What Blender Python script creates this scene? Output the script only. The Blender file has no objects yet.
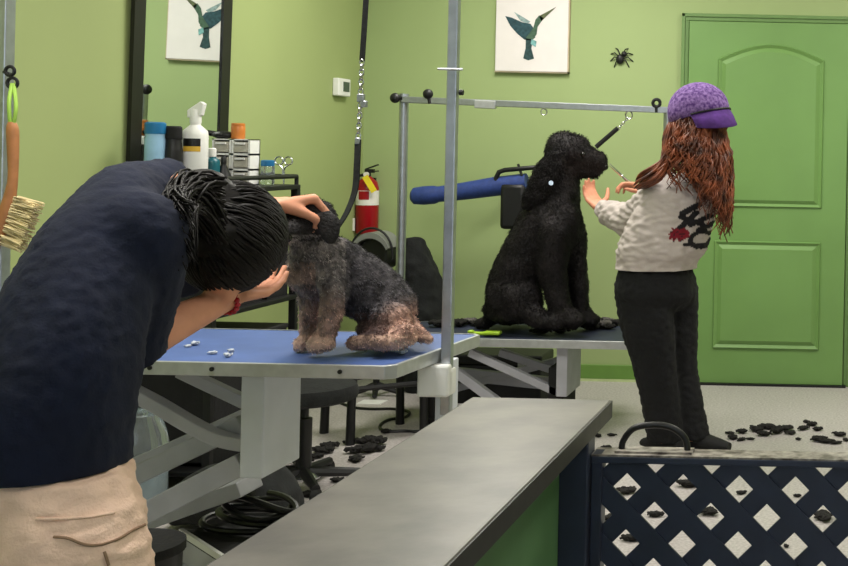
import bpy, bmesh, math, random
from mathutils import Vector as V, Matrix, noise
random.seed(7)
C = bpy.context.scene.collection
PI = math.pi
# ------------------------------------------------------------------ camera frame
F, CX, CY, TH, H = 1226.0, 856.0, 155.0, 0.021, 1.30
CO, SI = math.cos(TH), math.sin(TH)
def UV(px, py):
    dx, dy = px-CX, py-CY
    return dx*CO+dy*SI, -dx*SI+dy*CO
def P(px, py, Y):
    u, v = UV(px, py)
    return V((u*Y/F, Y, H-v*Y/F))
def FL(px, py, z=0.0):                      # point at height z seen at this pixel
    u, v = UV(px, py)
    return P(px, py, (H-z)*F/v)
# ------------------------------------------------------------------ materials
def lin(c):
    c /= 255.0
    return c/12.92 if c <= .04045 else ((c+.055)/1.055)**2.4
def rgb(r, g, b): return (lin(r), lin(g), lin(b), 1)
def mat(name, col, rough=.6, metal=0, var=.08, scale=12, bump=0, bscale=60, spec=.4, emit=None, trans=0, attr=False, col2=None, alpha=1):
    m = bpy.data.materials.new(name); m.use_nodes = True
    nt = m.node_tree; N = nt.nodes; L = nt.links
    b = N['Principled BSDF']
    b.inputs['Roughness'].default_value = rough; b.inputs['Metallic'].default_value = metal
    b.inputs['Specular IOR Level'].default_value = spec
    if trans: b.inputs['Transmission Weight'].default_value = trans
    if alpha < 1: b.inputs['Alpha'].default_value = alpha
    c = rgb(*col)
    tc = N.new('ShaderNodeTexCoord')
    nz = N.new('ShaderNodeTexNoise'); nz.inputs['Scale'].default_value = scale; nz.inputs['Detail'].default_value = 5
    L.new(tc.outputs['Object'], nz.inputs['Vector'])
    mx = N.new('ShaderNodeMix'); mx.data_type = 'RGBA'
    rp = N.new('ShaderNodeValToRGB'); rp.color_ramp.elements[0].position = .35; rp.color_ramp.elements[1].position = .65
    L.new(nz.outputs['Fac'], rp.inputs['Fac']); L.new(rp.outputs['Color'], mx.inputs['Factor'])
    if attr:
        at = N.new('ShaderNodeVertexColor'); at.layer_name = 'Col'
        ml = N.new('ShaderNodeMix'); ml.data_type = 'RGBA'; ml.blend_type = 'MULTIPLY'; ml.inputs['Factor'].default_value = 1
        mx.inputs[6].default_value = (1-var, 1-var, 1-var, 1); mx.inputs[7].default_value = (1+var, 1+var, 1+var, 1)
        L.new(at.outputs['Color'], ml.inputs[6]); L.new(mx.outputs[2], ml.inputs[7]); L.new(ml.outputs[2], b.inputs['Base Color'])
    else:
        c2 = rgb(*col2) if col2 else tuple(min(1, x*(1+var)) for x in c[:3])+(1,)
        c1 = c if col2 else tuple(x*(1-var) for x in c[:3])+(1,)
        mx.inputs[6].default_value = c1; mx.inputs[7].default_value = c2
        L.new(mx.outputs[2], b.inputs['Base Color'])
    if bump:
        n2 = N.new('ShaderNodeTexNoise'); n2.inputs['Scale'].default_value = bscale; n2.inputs['Detail'].default_value = 4
        L.new(tc.outputs['Object'], n2.inputs['Vector'])
        bp = N.new('ShaderNodeBump'); bp.inputs['Strength'].default_value = bump; bp.inputs['Distance'].default_value = .01
        L.new(n2.outputs['Fac'], bp.inputs['Height']); L.new(bp.outputs['Normal'], b.inputs['Normal'])
    if emit:
        b.inputs['Emission Color'].default_value = c; b.inputs['Emission Strength'].default_value = emit
    return m
M = {}
def mk(k, *a, **kw): M[k] = mat(k, *a, **kw)
mk('wall_back', (156,174,119), .7, var=.03, scale=1.5, bump=.03, bscale=180)
mk('wall_left', (154,168,110), .7, var=.03, scale=1.5, bump=.03, bscale=180)
mk('wall_plain', (190,195,165), .8, var=.03)
mk('ceiling_white', (225,224,215), .85, var=.03)
mk('door_green', (112,149,83), .42, var=.03, scale=4)
mk('trim_green', (104,136,78), .45, var=.04)
mk('base_green', (104,142,66), .5, var=.05)
mk('pale_strip', (190,205,150), .6)
mk('floor_grey', (158,151,149), .38, scale=90, col2=(194,188,186), bump=.03, bscale=150)
mk('laminate', (90,87,85), .36, scale=9, col2=(114,110,104), bump=.02)
mk('lam_edge', (46,45,42), .5, var=.2, scale=30)
mk('panel_green', (92,132,84), .5, var=.04)
mk('navy_plastic', (40,47,66), .42, var=.12, scale=20)
mk('worn_metal', (165,158,148), .4, var=.3, scale=50, col2=(70,62,55))
mk('black', (18,18,19), .45, var=.2)
mk('black_matte', (20,20,21), .8, var=.25, bump=.2)
mk('black_fabric', (22,24,24), .95, var=.3, scale=25, bump=.3, bscale=80)
mk('frame_black', (16,15,13), .4, var=.2)
mk('chrome', (205,208,210), .22, metal=1, var=.05)
mk('steel', (170,174,180), .33, metal=.85, var=.1, scale=30)
mk('alu', (188,190,192), .38, metal=.6, var=.08, scale=30)
mk('grey_paint', (176,176,184), .45, var=.08, scale=10)
mk('light_paint', (214,218,226), .42, var=.04, scale=10)
mk('white_plastic', (232,232,228), .4, var=.03)
mk('mat_blue', (70,94,150), .55, var=.1, scale=9, bump=.08, bscale=200)
mk('mat_dark', (40,46,66), .6, var=.2, scale=9)
mk('hose_blue', (40,60,120), .6, var=.15, scale=40, bump=.2)
mk('canvas', (228,222,220), .8, var=.02)
mk('canvas_side', (190,176,150), .8)
mk('print', (255,255,255), .8, attr=True, var=.25, scale=60)
mk('red', (152,16,26), .3, var=.06)
mk('tag_white', (225,222,215), .5)
mk('yellow', (236,214,50), .5)
mk('dark_red', (96,18,32), .5)
mk('navy_cloth', (12,20,42), .95, var=.12, scale=18, bump=.12, bscale=220)
mk('khaki', (238,204,182), .9, var=.08, scale=14, bump=.25, bscale=200)
mk('khaki_dark', (150,122,98), .9)
mk('black_cloth', (10,11,14), .9, var=.25, scale=10, bump=.25, bscale=120)
mk('skin', (214,150,120), .55, var=.06, scale=20)
mk('skin_far', (206,140,110), .55, var=.06, scale=20)
mk('hair_dark', (15,11,10), .55, var=.35, scale=30, spec=.2)
mk('hair_auburn', (138,72,40), .5, col2=(58,28,17), scale=18)
mk('sweat', (255,255,255), .95, attr=True, var=.06, scale=20, bump=.2, bscale=200)
mk('purple', (80,44,118), .9, var=.2, scale=40)
mk('purple_print', (72,38,106), .9, scale=75, col2=(140,110,168))
mk('fur', (255,255,255), .75, attr=True, var=.3, scale=45, bump=.5, bscale=150)
mk('fur_black', (255,255,255), .7, spec=.22, attr=True, var=.3, scale=30, bump=.6, bscale=90)
mk('clump', (24,22,20), .9, var=.4, scale=60)
mk('clump_grey', (92,88,86), .9, var=.4, scale=60)
mk('tuft_light', (190,196,205), .9)
mk('bead', (168,32,44), .25)
mk('eye', (15,12,10), .1)
mk('wood', (166,112,70), .5, var=.2, scale=18)
mk('straw', (216,198,152), .8, var=.15, scale=30)
mk('lime', (176,214,60), .4, var=.05)
mk('lime_cord', (140,176,70), .7)
mk('clear', (225,235,235), .06, trans=.9, var=.01, spec=.5)
mk('cap_blue', (34,110,160), .35)
mk('liquid_blue', (146,186,216), .3, var=.1)
mk('jug_water', (168,184,192), .2, var=.05)
mk('teal', (24,92,104), .35)
mk('label_yellow', (214,172,60), .6)
mk('drawer_clear', (176,172,158), .3, var=.12, scale=25)
mk('orange', (196,118,50), .4)
mk('hood_grey', (120,122,118), .4, var=.1)
mk('screen', (70,84,76), .25)
mk('mirror_glass', (225,232,228), .01, metal=1, var=0)
mk('light_on', (255,250,240), .5, emit=3.0, var=0)
mk('glass_pane', (235,240,240), .03, trans=.95, var=0)
# ------------------------------------------------------------------ mesh builder
def perp(d):
    d = d.normalized()
    a = V((0,0,1)) if abs(d.z) < .9 else V((1,0,0))
    x = d.cross(a).normalized()
    return x, d.cross(x).normalized()
class MB:
    def __init__(s): s.v = []; s.f = []
    def add(s, vs, fs):
        n = len(s.v); s.v += [V(p) for p in vs]; s.f += [tuple(i+n for i in f) for f in fs]; return s
    def box(s, c, size, R=None):
        c = V(c); hx, hy, hz = [q/2 for q in size]; R = R or Matrix.Identity(3)
        vs = [c+R@V((x*hx,y*hy,z*hz)) for x in (-1,1) for y in (-1,1) for z in (-1,1)]
        return s.add(vs, [(0,1,3,2),(4,6,7,5),(0,4,5,1),(2,3,7,6),(0,2,6,4),(1,5,7,3)])
    def span(s, a, b): a=V(a); b=V(b); return s.box((a+b)/2, [abs(q) for q in (b-a)])
    def rings(s, rs, close=True, cap=True):
        n = len(rs[0]); vs = [p for r in rs for p in r]; fs = []
        for i in range(len(rs)-1):
            for j in range(n if close else n-1):
                k = (j+1) % n
                fs.append((i*n+j, i*n+k, (i+1)*n+k, (i+1)*n+j))
        if cap: fs += [tuple(range(n-1,-1,-1)), tuple((len(rs)-1)*n+j for j in range(n))]
        return s.add(vs, fs)
    def loft(s, spec, n=24, cap=True, sub=6):     # spec: (centre, a vec, b vec)
        sp = [(V(c),V(a),V(b)) for c,a,b in spec]; out = []
        def cr(a,b,c,d,t): return .5*((2*b)+(c-a)*t+(2*a-5*b+4*c-d)*t*t+(3*b-a-3*c+d)*t**3)
        for i in range(len(sp)-1):
            q = [sp[max(0,i-1)], sp[i], sp[i+1], sp[min(len(sp)-1,i+2)]]
            for k in range(sub):
                out.append(tuple(cr(q[0][m],q[1][m],q[2][m],q[3][m],k/sub) for m in range(3)))
        out.append(sp[-1])
        return s.rings([[c+a*math.cos(2*PI*j/n)+b*math.sin(2*PI*j/n) for j in range(n)] for c,a,b in out], cap=cap)
    def tube(s, pts, r, n=8, cap=True):
        pts = [V(p) for p in pts]; m = len(pts)
        rr = list(r) if isinstance(r,(list,tuple)) else [r]*m
        x = None; rs = []
        for i,p in enumerate(pts):
            d = (pts[min(i+1,m-1)]-pts[max(i-1,0)]).normalized()
            if x is None: x,_ = perp(d)
            x = (x-d*x.dot(d))
            x = x.normalized() if x.length > 1e-6 else perp(d)[0]
            y = d.cross(x)
            rs.append([p+(x*math.cos(2*PI*j/n)+y*math.sin(2*PI*j/n))*rr[i] for j in range(n)])
        return s.rings(rs, cap=cap)
    def cyl(s, a, b, r, r2=None, n=20): return s.tube([a,b], [r, r if r2 is None else r2], n)
    def lathe(s, o, prof, n=28, axis=(0,0,1)):     # prof: (radius, height)
        o = V(o); d = V(axis).normalized(); x,y = perp(d)
        return s.rings([[o+d*h+(x*math.cos(2*PI*j/n)+y*math.sin(2*PI*j/n))*max(r,1e-4) for j in range(n)] for r,h in prof])
    def ell(s, c, r, R=None, nu=20, nv=12):
        c = V(c); R = R or Matrix.Identity(3)
        if not isinstance(r,(tuple,list,V)): r = (r,r,r)
        return s.rings([[c+R@V((r[0]*math.sin(PI*(i+.02)/(nv+.04))*math.cos(2*PI*j/nu), r[1]*math.sin(PI*(i+.02)/(nv+.04))*math.sin(2*PI*j/nu), -r[2]*math.cos(PI*(i+.02)/(nv+.04)))) for j in range(nu)] for i in range(nv+1)])
    def cap(s, a, ra, b, rb, n=16):                # tapered capsule
        a=V(a); b=V(b); d=(b-a); L=d.length
        if L < 1e-5: return s.ell(a, ra)
        d/=L; x,y=perp(d); rs=[]
        for k in range(6):
            t=-PI/2+PI/2*k/5.0+ (1e-2 if k==0 else 0); rs.append((a+d*ra*math.sin(t), ra*math.cos(t)))
        for k in range(6):
            t=PI/2*k/5.0- (1e-2 if k==5 else 0); rs.append((b+d*rb*math.sin(t), rb*math.cos(t)))
        return s.rings([[c+(x*math.cos(2*PI*j/n)+y*math.sin(2*PI*j/n))*r for j in range(n)] for c,r in rs])
    def chain(s, pts):                              # [(p, r), ...]
        for (a,ra),(b,rb) in zip(pts, pts[1:]): s.cap(a,ra,b,rb)
        return s
    def prism(s, poly, o, ux, uy, th):              # polygon in plane, thickness along ux x uy
        o=V(o); ux=V(ux); uy=V(uy); nz=ux.cross(uy).normalized()*th; n=len(poly)
        lo=[o+ux*a+uy*b for a,b in poly]; hi=[p+nz for p in lo]
        return s.add(lo+hi, [tuple(range(n-1,-1,-1)), tuple(range(n,2*n))]+[(i,(i+1)%n,n+(i+1)%n,n+i) for i in range(n)])
    def beam(s, a, b, w, h, up=(0,0,1)):            # rectangular bar, w sideways, h along up
        a=V(a); b=V(b); d=(b-a).normalized(); x=d.cross(V(up)).normalized(); y=x.cross(d)
        rs=[[p+x*i*w/2+y*j*h/2 for i,j in ((-1,-1),(1,-1),(1,1),(-1,1))] for p in (a,b)]
        return s.rings(rs)
    def mesh(s, name):
        me = bpy.data.meshes.new(name); me.from_pydata([tuple(p) for p in s.v], [], s.f); me.update()
        bm = bmesh.new(); bm.from_mesh(me); bmesh.ops.recalc_face_normals(bm, faces=bm.faces); bm.to_mesh(me); bm.free()
        return me
def world(o):
    p = V((0,0,0))
    while o: p += o.location; o = o.parent
    return p
def link(name, me, m, parent=None, smooth=True, bevel=0, base=None, ang=38):
    """me is in world coordinates"""
    if parent is not None: base = world(parent); loc = V((0,0,0))
    else:
        if base is None:
            xs=[v.co for v in me.vertices]
            lo=V([min(c[i] for c in xs) for i in range(3)]); hi=V([max(c[i] for c in xs) for i in range(3)])
            base=V(((lo.x+hi.x)/2,(lo.y+hi.y)/2,lo.z))
        base=V(base); loc=base
    me.transform(Matrix.Translation(-base))
    o = bpy.data.objects.new(name, me); C.objects.link(o); o.location = loc
    if parent is not None: o.parent = parent
    if m is not None and not me.materials: me.materials.append(m if not isinstance(m,str) else M[m])
    if smooth:
        me.polygons.foreach_set('use_smooth',[True]*len(me.polygons))
        me.set_sharp_from_angle(angle=math.radians(ang))
    if bevel:
        b=o.modifiers.new('bevel','BEVEL'); b.width=bevel; b.segments=2; b.limit_method='ANGLE'
    return o
def obj(name, mb, m, parent=None, **kw): return link(name, mb.mesh(name), m, parent, **kw)
def tag(o, label, cat, group=None):
    o['label']=label; o['category']=cat
    if group: o['group']=group
    return o
def thing(name, label, cat, loc, group=None):
    o=bpy.data.objects.new(name,None); o.empty_display_size=.05; C.objects.link(o); o.location=V(loc); return tag(o,label,cat,group)
def struct(name, mb, m, parent=None, **kw):
    o=obj(name,mb,m,parent,**kw)
    o['kind']='structure'
    return o
def dup(o, loc, rot=None, sc=None, label=None):
    r=o.copy(); C.objects.link(r); r.location=V(loc)
    if rot: r.rotation_euler=rot
    if sc: r.scale=sc
    if label: r['label']=label
    for ch in o.children:
        c=ch.copy(); C.objects.link(c); c.parent=r
    return r
def blob(mb, voxel=.008, it=6, cuts=(), disp=None, colf=None):
    """one continuous skin grown over overlapping shapes"""
    me=mb.mesh('t'); o=bpy.data.objects.new('t',me); C.objects.link(o)
    r=o.modifiers.new('r','REMESH'); r.mode='VOXEL'; r.voxel_size=voxel
    if it:
        sm=o.modifiers.new('s','SMOOTH'); sm.factor=.5; sm.iterations=it
    dg=bpy.context.evaluated_depsgraph_get(); dg.update()
    out=bpy.data.meshes.new_from_object(o.evaluated_get(dg))
    bpy.data.objects.remove(o)
    if cuts:
        bm=bmesh.new(); bm.from_mesh(out)
        for co,no,near,rad in cuts:
            co=V(co); no=V(no).normalized(); ne=V(near) if near is not None else None
            fs=[f for f in bm.faces if ne is None or (f.calc_center_median()-ne).length<rad]
            es={e for f in fs for e in f.edges}; vs={v for f in fs for v in f.verts}
            bmesh.ops.bisect_plane(bm, geom=list(fs)+list(es)+list(vs), plane_co=co, plane_no=no, clear_outer=True)
        bm.to_mesh(out); bm.free()
    if disp:
        ns=[v.normal.copy() for v in out.vertices]
        for v,n in zip(out.vertices,ns): v.co+=n*disp(v.co,n)
        out.update()
    if colf: paint(out,colf)
    return out
def paint(me,colf):
    ca=me.color_attributes.new('Col','FLOAT_COLOR','POINT')
    for v in me.vertices:
        c=colf(v.co,v.normal); ca.data[v.index].color=(lin(c[0]),lin(c[1]),lin(c[2]),1)
def mixc(a,b,t):
    t=max(0,min(1,t)); return tuple(x+(y-x)*t for x,y in zip(a,b))
def fur(src, n, length, flow, colf, width=.0016, curl=.0, keep=None, seed=3):
    """short hair strands growing from a world-space mesh (call before it is linked)"""
    rnd=random.Random(seed); src.calc_loop_triangles(); tr=src.loop_triangles
    ar=[t.area for t in tr]; tri=rnd.choices(range(len(tr)),weights=ar,k=n)
    mb=MB(); cols=[]
    for k in tri:
        t=tr[k]; a,b,c=[src.vertices[i] for i in t.vertices]
        u,w=rnd.random(),rnd.random()
        if u+w>1: u,w=1-u,1-w
        p=a.co*(1-u-w)+b.co*u+c.co*w; nn=(a.normal*(1-u-w)+b.normal*u+c.normal*w).normalized()
        if keep and not keep(p): continue
        L=length(p)*rnd.uniform(.6,1.25); fl=flow(p,nn); fl=(fl-nn*fl.dot(nn))
        d=(nn*.55+fl*.9+V([rnd.uniform(-.35,.35) for _ in range(3)])).normalized()
        side=d.cross(nn)
        side=side.normalized() if side.length>1e-4 else perp(d)[0]
        w0=width*rnd.uniform(.7,1.3)
        q1=p+d*L*.55+side*curl*L*rnd.uniform(-1,1); q2=p+d*L*.9+fl*L*.25+side*curl*L*rnd.uniform(-1.5,1.5)-nn*L*.15
        p0=p-nn*.002; up=d.cross(side)*w0*.8
        mb.add([p0-side*w0,p0+side*w0,p0+up,q1-side*w0*.7,q1+side*w0*.7,q1+up*.7,q2],
               [(0,1,4,3),(1,2,5,4),(2,0,3,5),(3,4,6),(4,5,6),(5,3,6)])
        j=rnd.uniform(.75,1.25); cc=tuple(min(255,x*j) for x in colf(p,nn)); cols+=[cc]*7
    me=bpy.data.meshes.new('fur'); me.from_pydata([tuple(p) for p in mb.v],[],mb.f); me.update()
    ca=me.color_attributes.new('Col','FLOAT_COLOR','POINT')
    for i,c in enumerate(cols): ca.data[i].color=(lin(c[0]),lin(c[1]),lin(c[2]),1)
    return me
def hand(mb, w, f, n, t, curl=(.3,.4,.3), s=1.0, spread=.12, thumb=(.55,.75,.25), tcurl=.5):
    """w wrist, f forward, n out of the palm, t thumb side"""
    w=V(w); f=V(f).normalized(); n=V(n); n=(n-f*n.dot(f)).normalized(); t0=f.cross(n).normalized()
    t=t0 if t0.dot(V(t))>0 else -t0
    offs=(.030,.010,-.010,-.028); lens=((.044,.026,.021),(.048,.030,.022),(.045,.028,.021),(.035,.021,.018)); kn=(.086,.090,.086,.078)
    for k in range(4):
        b=w+f*.012*s+t*offs[k]*.65*s; K=w+f*kn[k]*s+t*offs[k]*s-n*.004*s
        mb.cap(b,.0155*s,K,.0115*s)
        d=(f+t*offs[k]/.03*spread).normalized(); p=K; a=0; ax=t
        for q in range(3):
            a+=curl[q]; dd=(d*math.cos(a)+n*math.sin(a)).normalized(); e=p+dd*lens[k][q]*s
            mb.cap(p,(.0098-.0010*q)*s,e,(.0090-.0011*q)*s); p=e
    mb.cap(w-f*.02*s,.021*s,w+f*.035*s,.020*s)
    b=w+f*.022*s+t*.022*s+n*.004*s; d=(f*thumb[0]+t*thumb[1]+n*thumb[2]).normalized()
    k1=b+d*.042*s; mb.cap(b,.0165*s,k1,.0125*s); d2=(d*math.cos(tcurl)+(f*.7+n*.6-t*.3).normalized()*math.sin(tcurl)).normalized()
    k2=k1+d2*.032*s; mb.cap(k1,.0115*s,k2,.0105*s); k3=k2+(d2*.8+f*.3).normalized()*.024*s; mb.cap(k2,.0105*s,k3,.0085*s)
def wobble(p, sc, seed=0): return noise.noise(V(p)*sc+V((seed*7.3,seed*3.1,seed*1.7)))
# ================================================================== ROOM
XL, YB, XR, YF, ZC = -2.77, 6.89, 2.6, -1.6, 2.75
T=.12
struct('floor', MB().span((XL-T,YF-T,-.1),(XR+T,YB+T,0)), 'floor_grey', smooth=False)
struct('ceiling', MB().span((XL-T,YF-T,ZC),(XR+T,YB+T,ZC+.1)), 'ceiling_white', smooth=False)
struct('wall_left', MB().span((XL-T,YF-T,0),(XL,YB+T,ZC)), 'wall_left', smooth=False)
struct('wall_right', MB().span((XR,YF-T,0),(XR+T,YB+T,ZC)), 'wall_plain', smooth=False)
struct('wall_back', MB().span((XL,YB,0),(XR,YB+T,ZC)), 'wall_back', smooth=False)
# shop-front wall behind the camera, with a big window opening
wf=MB(); wf.span((XL,YF-T,0),(XR,YF,.5)); wf.span((XL,YF-T,2.35),(XR,YF,ZC)); wf.span((XL,YF-T,.5),(-2.2,YF,2.35)); wf.span((2.1,YF-T,.5),(XR,YF,2.35))
struct('wall_front', wf, 'wall_plain', smooth=False)
wfm=MB()
for x in (-2.18,-.05,2.08): wfm.span((x-.025,YF-.09,.5),(x+.025,YF-.03,2.35))
for z in (.525,2.325): wfm.span((-2.2,YF-.09,z-.025),(2.1,YF-.03,z+.025))
win=struct('window_1', wfm, 'alu', smooth=False)
obj('pane', MB().span((-2.16,YF-.065,.55),(2.06,YF-.06,2.3)), 'glass_pane', win, smooth=False)
# door (px 691-845, y 22-384)
dx0,dx1,dz1=P(690.5,22,YB).x,P(846,200,YB).x,P(691,21.6,YB).z
def arch(x0,x1,z0,z1,rise,n=14):
    pts=[(x0,z0),(x1,z0)]
    for i in range(n+1):
        t=1-i/n; pts.append((x0+(x1-x0)*t, z1+rise*math.sin(PI*t)))
    return pts
dm=MB(); dm.span((dx0,YB-.035,.012),(dx1,YB-.002,dz1))
door=struct('door_1', dm, 'door_green', smooth=False)
def panel(mb, outline, inner, y):                  # raised field with sloping moulding
    n=len(outline)
    r=[[V((a,y,b)) for a,b in outline],[V((a,y-.012,b)) for a,b in mid(outline,inner,.12)],[V((a,y-.002,b)) for a,b in mid(outline,inner,.5)],[V((a,y-.014,b)) for a,b in inner]]
    mb.rings(r, cap=False); mb.add(r[-1],[tuple(range(n))])
def mid(a,b,t): return [(p[0]+(q[0]-p[0])*t,p[1]+(q[1]-p[1])*t) for p,q in zip(a,b)]
px0,px1=P(716,200,YB).x,P(822,200,YB).x
def PZ(py): return H-(py-CY-(770-CX)*TH)*YB/F
pm=MB(); o1=arch(px0,px1,PZ(207),PZ(60),.085); i1=arch(px0+.045,px1-.045,PZ(200),PZ(66),.075); panel(pm,o1,i1,YB-.034)
obj('upper_panel', pm,'door_green',door,ang=20)
pm=MB(); o2=[(px0,PZ(348)),(px1,PZ(348)),(px1,PZ(241)),(px0,PZ(241))]; i2=[(px0+.045,PZ(340)),(px1-.045,PZ(340)),(px1-.045,PZ(249)),(px0+.045,PZ(249))]; panel(pm,o2,i2,YB-.034)
obj('lower_panel', pm,'door_green',door,ang=20)
cs=.045
cm=MB()
for k,(w0,th) in enumerate(((0,.02),(.018,.028))):
    cm.span((dx0-cs+w0*.2,YB-th,0),(dx0-.004-w0*0.9,YB,dz1+.004+w0*.9)) if k==0 else cm.span((dx0-cs,YB-th,0),(dx0-cs+.02,YB,dz1+cs))
    cm.span((dx1+.004,YB-th,0),(dx1+cs,YB,dz1+cs)) if k==0 else cm.span((dx1+cs-.02,YB-th,0),(dx1+cs,YB,dz1+cs))
cm.span((dx0-cs,YB-.02,dz1+.004),(dx1+cs,YB,dz1+cs)); cm.span((dx0-cs,YB-.028,dz1+cs-.02),(dx1+cs,YB,dz1+cs))
struct('trim_1', cm,'trim_green',smooth=False,bevel=.003)
struct('trim_2', MB().span((dx0-.02,YB-.06,0),(dx1+.02,YB-.001,.011)),'black',smooth=False)
bz=.092
struct('baseboard_back', MB().span((XL,YB-.012,.014),(dx0-cs,YB,bz)).span((dx1+cs,YB-.012,.014),(XR,YB,bz)),'base_green',smooth=False,bevel=.003)
struct('trim_3', MB().span((XL,YB-.016,0),(dx0-cs,YB,.014)).span((dx1+cs,YB-.016,0),(XR,YB,.014)),'pale_strip',smooth=False)
struct('baseboard_left', MB().span((XL,YF,0),(XL+.012,YB-.02,bz)),'base_green',smooth=False,bevel=.003)
# ceiling lights
for i,(x,y,lb) in enumerate([(-1.55,5.5,'recessed ceiling light above the back grooming table'),(-1.55,2.6,'recessed ceiling light above the front grooming table'),(.55,5.3,'recessed ceiling light in front of the green door'),(.55,2.2,'recessed ceiling light above the lattice gate'),(-.5,-.3,'recessed ceiling light near the shop window')]):
    t=thing('ceiling_light',lb,'light',(x,y,ZC-.03),'ceiling lights')
    fr=MB()
    for sx in(-1,1): fr.span((x+sx*.3-.02,y-.6,ZC-.03),(x+sx*.3+.02,y+.6,ZC)); fr.span((x-.3,y+sx*.59-.02,ZC-.03),(x+.3,y+sx*.59+.02,ZC))
    obj('light_frame',fr,'white_plastic',t,smooth=False)
    obj('diffuser',MB().span((x-.28,y-.57,ZC-.022),(x+.28,y+.57,ZC-.012)),'light_on',t,smooth=False)
    ld=bpy.data.lights.new('troffer_lamp','AREA'); ld.shape='RECTANGLE'; ld.size=.55; ld.size_y=1.1; ld.energy=(60,66,58,16,12)[i]; ld.color=(1,.965,.90)
    lo=bpy.data.objects.new('troffer_lamp',ld); C.objects.link(lo); lo.location=(x,y,ZC-.035)
# ================================================================== LEFT WALL
# mirror with black frame, its top a little off the wall
y0,y1=2.752*F/(CX-129),2.748*F/(CX-227.5)   # near and far edges along the wall
mz0,mz1=1.02,2.2
my=(y0+y1)/2
mir=thing('wall_mirror','tall black framed mirror on the left wall reflecting a hummingbird picture','mirror',(XL+.004,my,mz0))
fw=.072; hy=(y1-y0)/2
fm=MB()
for a,b in (((-hy,0),(-hy+fw,mz1-mz0)),((hy-fw,0),(hy,mz1-mz0)),((-hy,0),(hy,fw)),((-hy,mz1-mz0-fw),(hy,mz1-mz0))):
    fm.span((XL+.004,my+a[0],mz0+a[1]),(XL+.019,my+b[0],mz0+b[1]))
obj('mirror_frame',fm,'frame_black',mir,smooth=False)
obj('mirror_pane',MB().span((XL+.006,my-hy+.03,mz0+.03),(XL+.013,my+hy-.03,mz1-.03)),'mirror_glass',mir,smooth=False)
mir.rotation_euler=(0,math.radians(.8),0)
# thermostat
ty0,ty1=-XL*F/(CX-331),-XL*F/(CX-343)
tz=P(340,87,6.5).z
ths=thing('thermostat','small white thermostat with a grey screen on the left wall','thermostat',(XL,(ty0+ty1)/2,tz-.05))
obj('case',MB().span((XL,ty0,tz-.047),(XL+.035,ty1,tz+.047)),'white_plastic',ths,bevel=.006,smooth=False)
obj('display',MB().span((XL+.034,ty0+.055,tz-.022),(XL+.037,ty1-.02,tz+.03)),'screen',ths,smooth=False)
# shelf cart below the mirror
cy0,cy1,cx0,cx1,cz=4.52,5.22,XL+.02,-2.36,1.125
ct=thing('shelf_cart','black metal shelf cart of grooming supplies under the mirror','cart',((cx0+cx1)/2,(cy0+cy1)/2,0))
for z,nm in ((cz,'top_shelf'),(.66,'shelf'),(.08,'shelf')):
    obj(nm,MB().span((cx0,cy0,z-.02),(cx1,cy1,z)),'black',ct,smooth=False,bevel=.004)
for x in (cx0+.015,cx1-.015):
    for y in (cy0+.015,cy1-.015): obj('post',MB().span((x-.014,y-.014,0.0),(x+.014,y+.014,cz-.02)),'black',ct,smooth=False)
rl=MB(); rz=cz+.035
rl.tube([(cx1-.01,cy0+.02,cz-.01),(cx1-.01,cy0+.02,rz),(cx1-.01,cy1-.02,rz),(cx1-.01,cy1-.02,cz-.01)],.009,8); rl.tube([(cx1-.01,cy1-.02,rz),(cx0+.02,cy1-.02,rz),(cx0+.02,cy1-.02,cz-.01)],.009,8)
obj('rail',rl,'black',ct)
def on_cart(px,Y): p=P(px,150,Y); return V((max(p.x,XL+.075),Y,cz))
def bottle(name,label,px,Y,r,h,m,capm,caph=.03,capr=None,shoulder=.75,square=False,group=None):
    o=on_cart(px,Y); t=thing(name,label,'bottle' if 'bottle' in name else 'jar',o,group)
    capr=capr or r*.5; hb=h-caph; b=MB()
    b.lathe(o,[(r*.9,0),(r,.01),(r,hb*shoulder),(r*.93,hb*(shoulder+.08)),(capr*.95,hb*.97),(capr*.95,hb)],n=24)
    obj('body',b,m,t); c=MB(); c.lathe(o+V((0,0,hb)),[(capr,0),(capr*1.04,.004),(capr,caph*.9),(capr*.8,caph)],n=24); obj('cap',c,capm,t)
    return t,o,hb
def Zc(py,px,Y): return P(px,py,Y).z-cz
Y=4.62; bottle('clear_jar','clear jar of blue liquid with a blue lid beside the near mirror frame',155,Y,.036,Zc(122,155,Y),'liquid_blue','cap_blue',.045,.036,.88)
Y=4.655; bottle('black_bottle','round black bottle with a wide cap left of the big white spray bottle',173,Y,.034,Zc(126,174,Y),'black','black_matte',.05,.03)
Y=4.85; bottle('black_bottle','slim black and white labelled bottle tucked behind the big white spray bottle',182,Y,.022,Zc(138,182,Y),'black','white_plastic',.03,.02,.9)
Y=4.74
t,o,hb=bottle('white_bottle','big white spray bottle with a yellow and black label on the cart',195,Y,.046,Zc(109,199,Y),'white_plastic','white_plastic',.055,.02,.8)
tr=MB(); tr.prism([(-.02,0),(.035,.01),(.045,.055),(.03,.065),(-.02,.03)],o+V((-.008,-.012,hb+.02)),(1,0,0),(0,0,1),-.024); obj('spray_trigger',tr,'white_plastic',t,bevel=.003)
for z0,z1,m in ((.155,.185,'black'),(.135,.155,'label_yellow')):
    lb=MB(); rs=[]
    for z in (z0,z1): rs.append([o+V((.0475*math.cos(a),.0475*math.sin(a),z)) for a in [math.radians(-120+k*9) for k in range(10)]])
    lb.rings(rs,close=False,cap=False); obj('label_band',lb,m,t)
Y=4.9; bottle('teal_bottle','teal bottle squeezed between the white spray bottle and the drawers',212,Y,.03,Zc(148,212,Y),'teal','white_plastic',.035,.016,.8)
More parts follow.
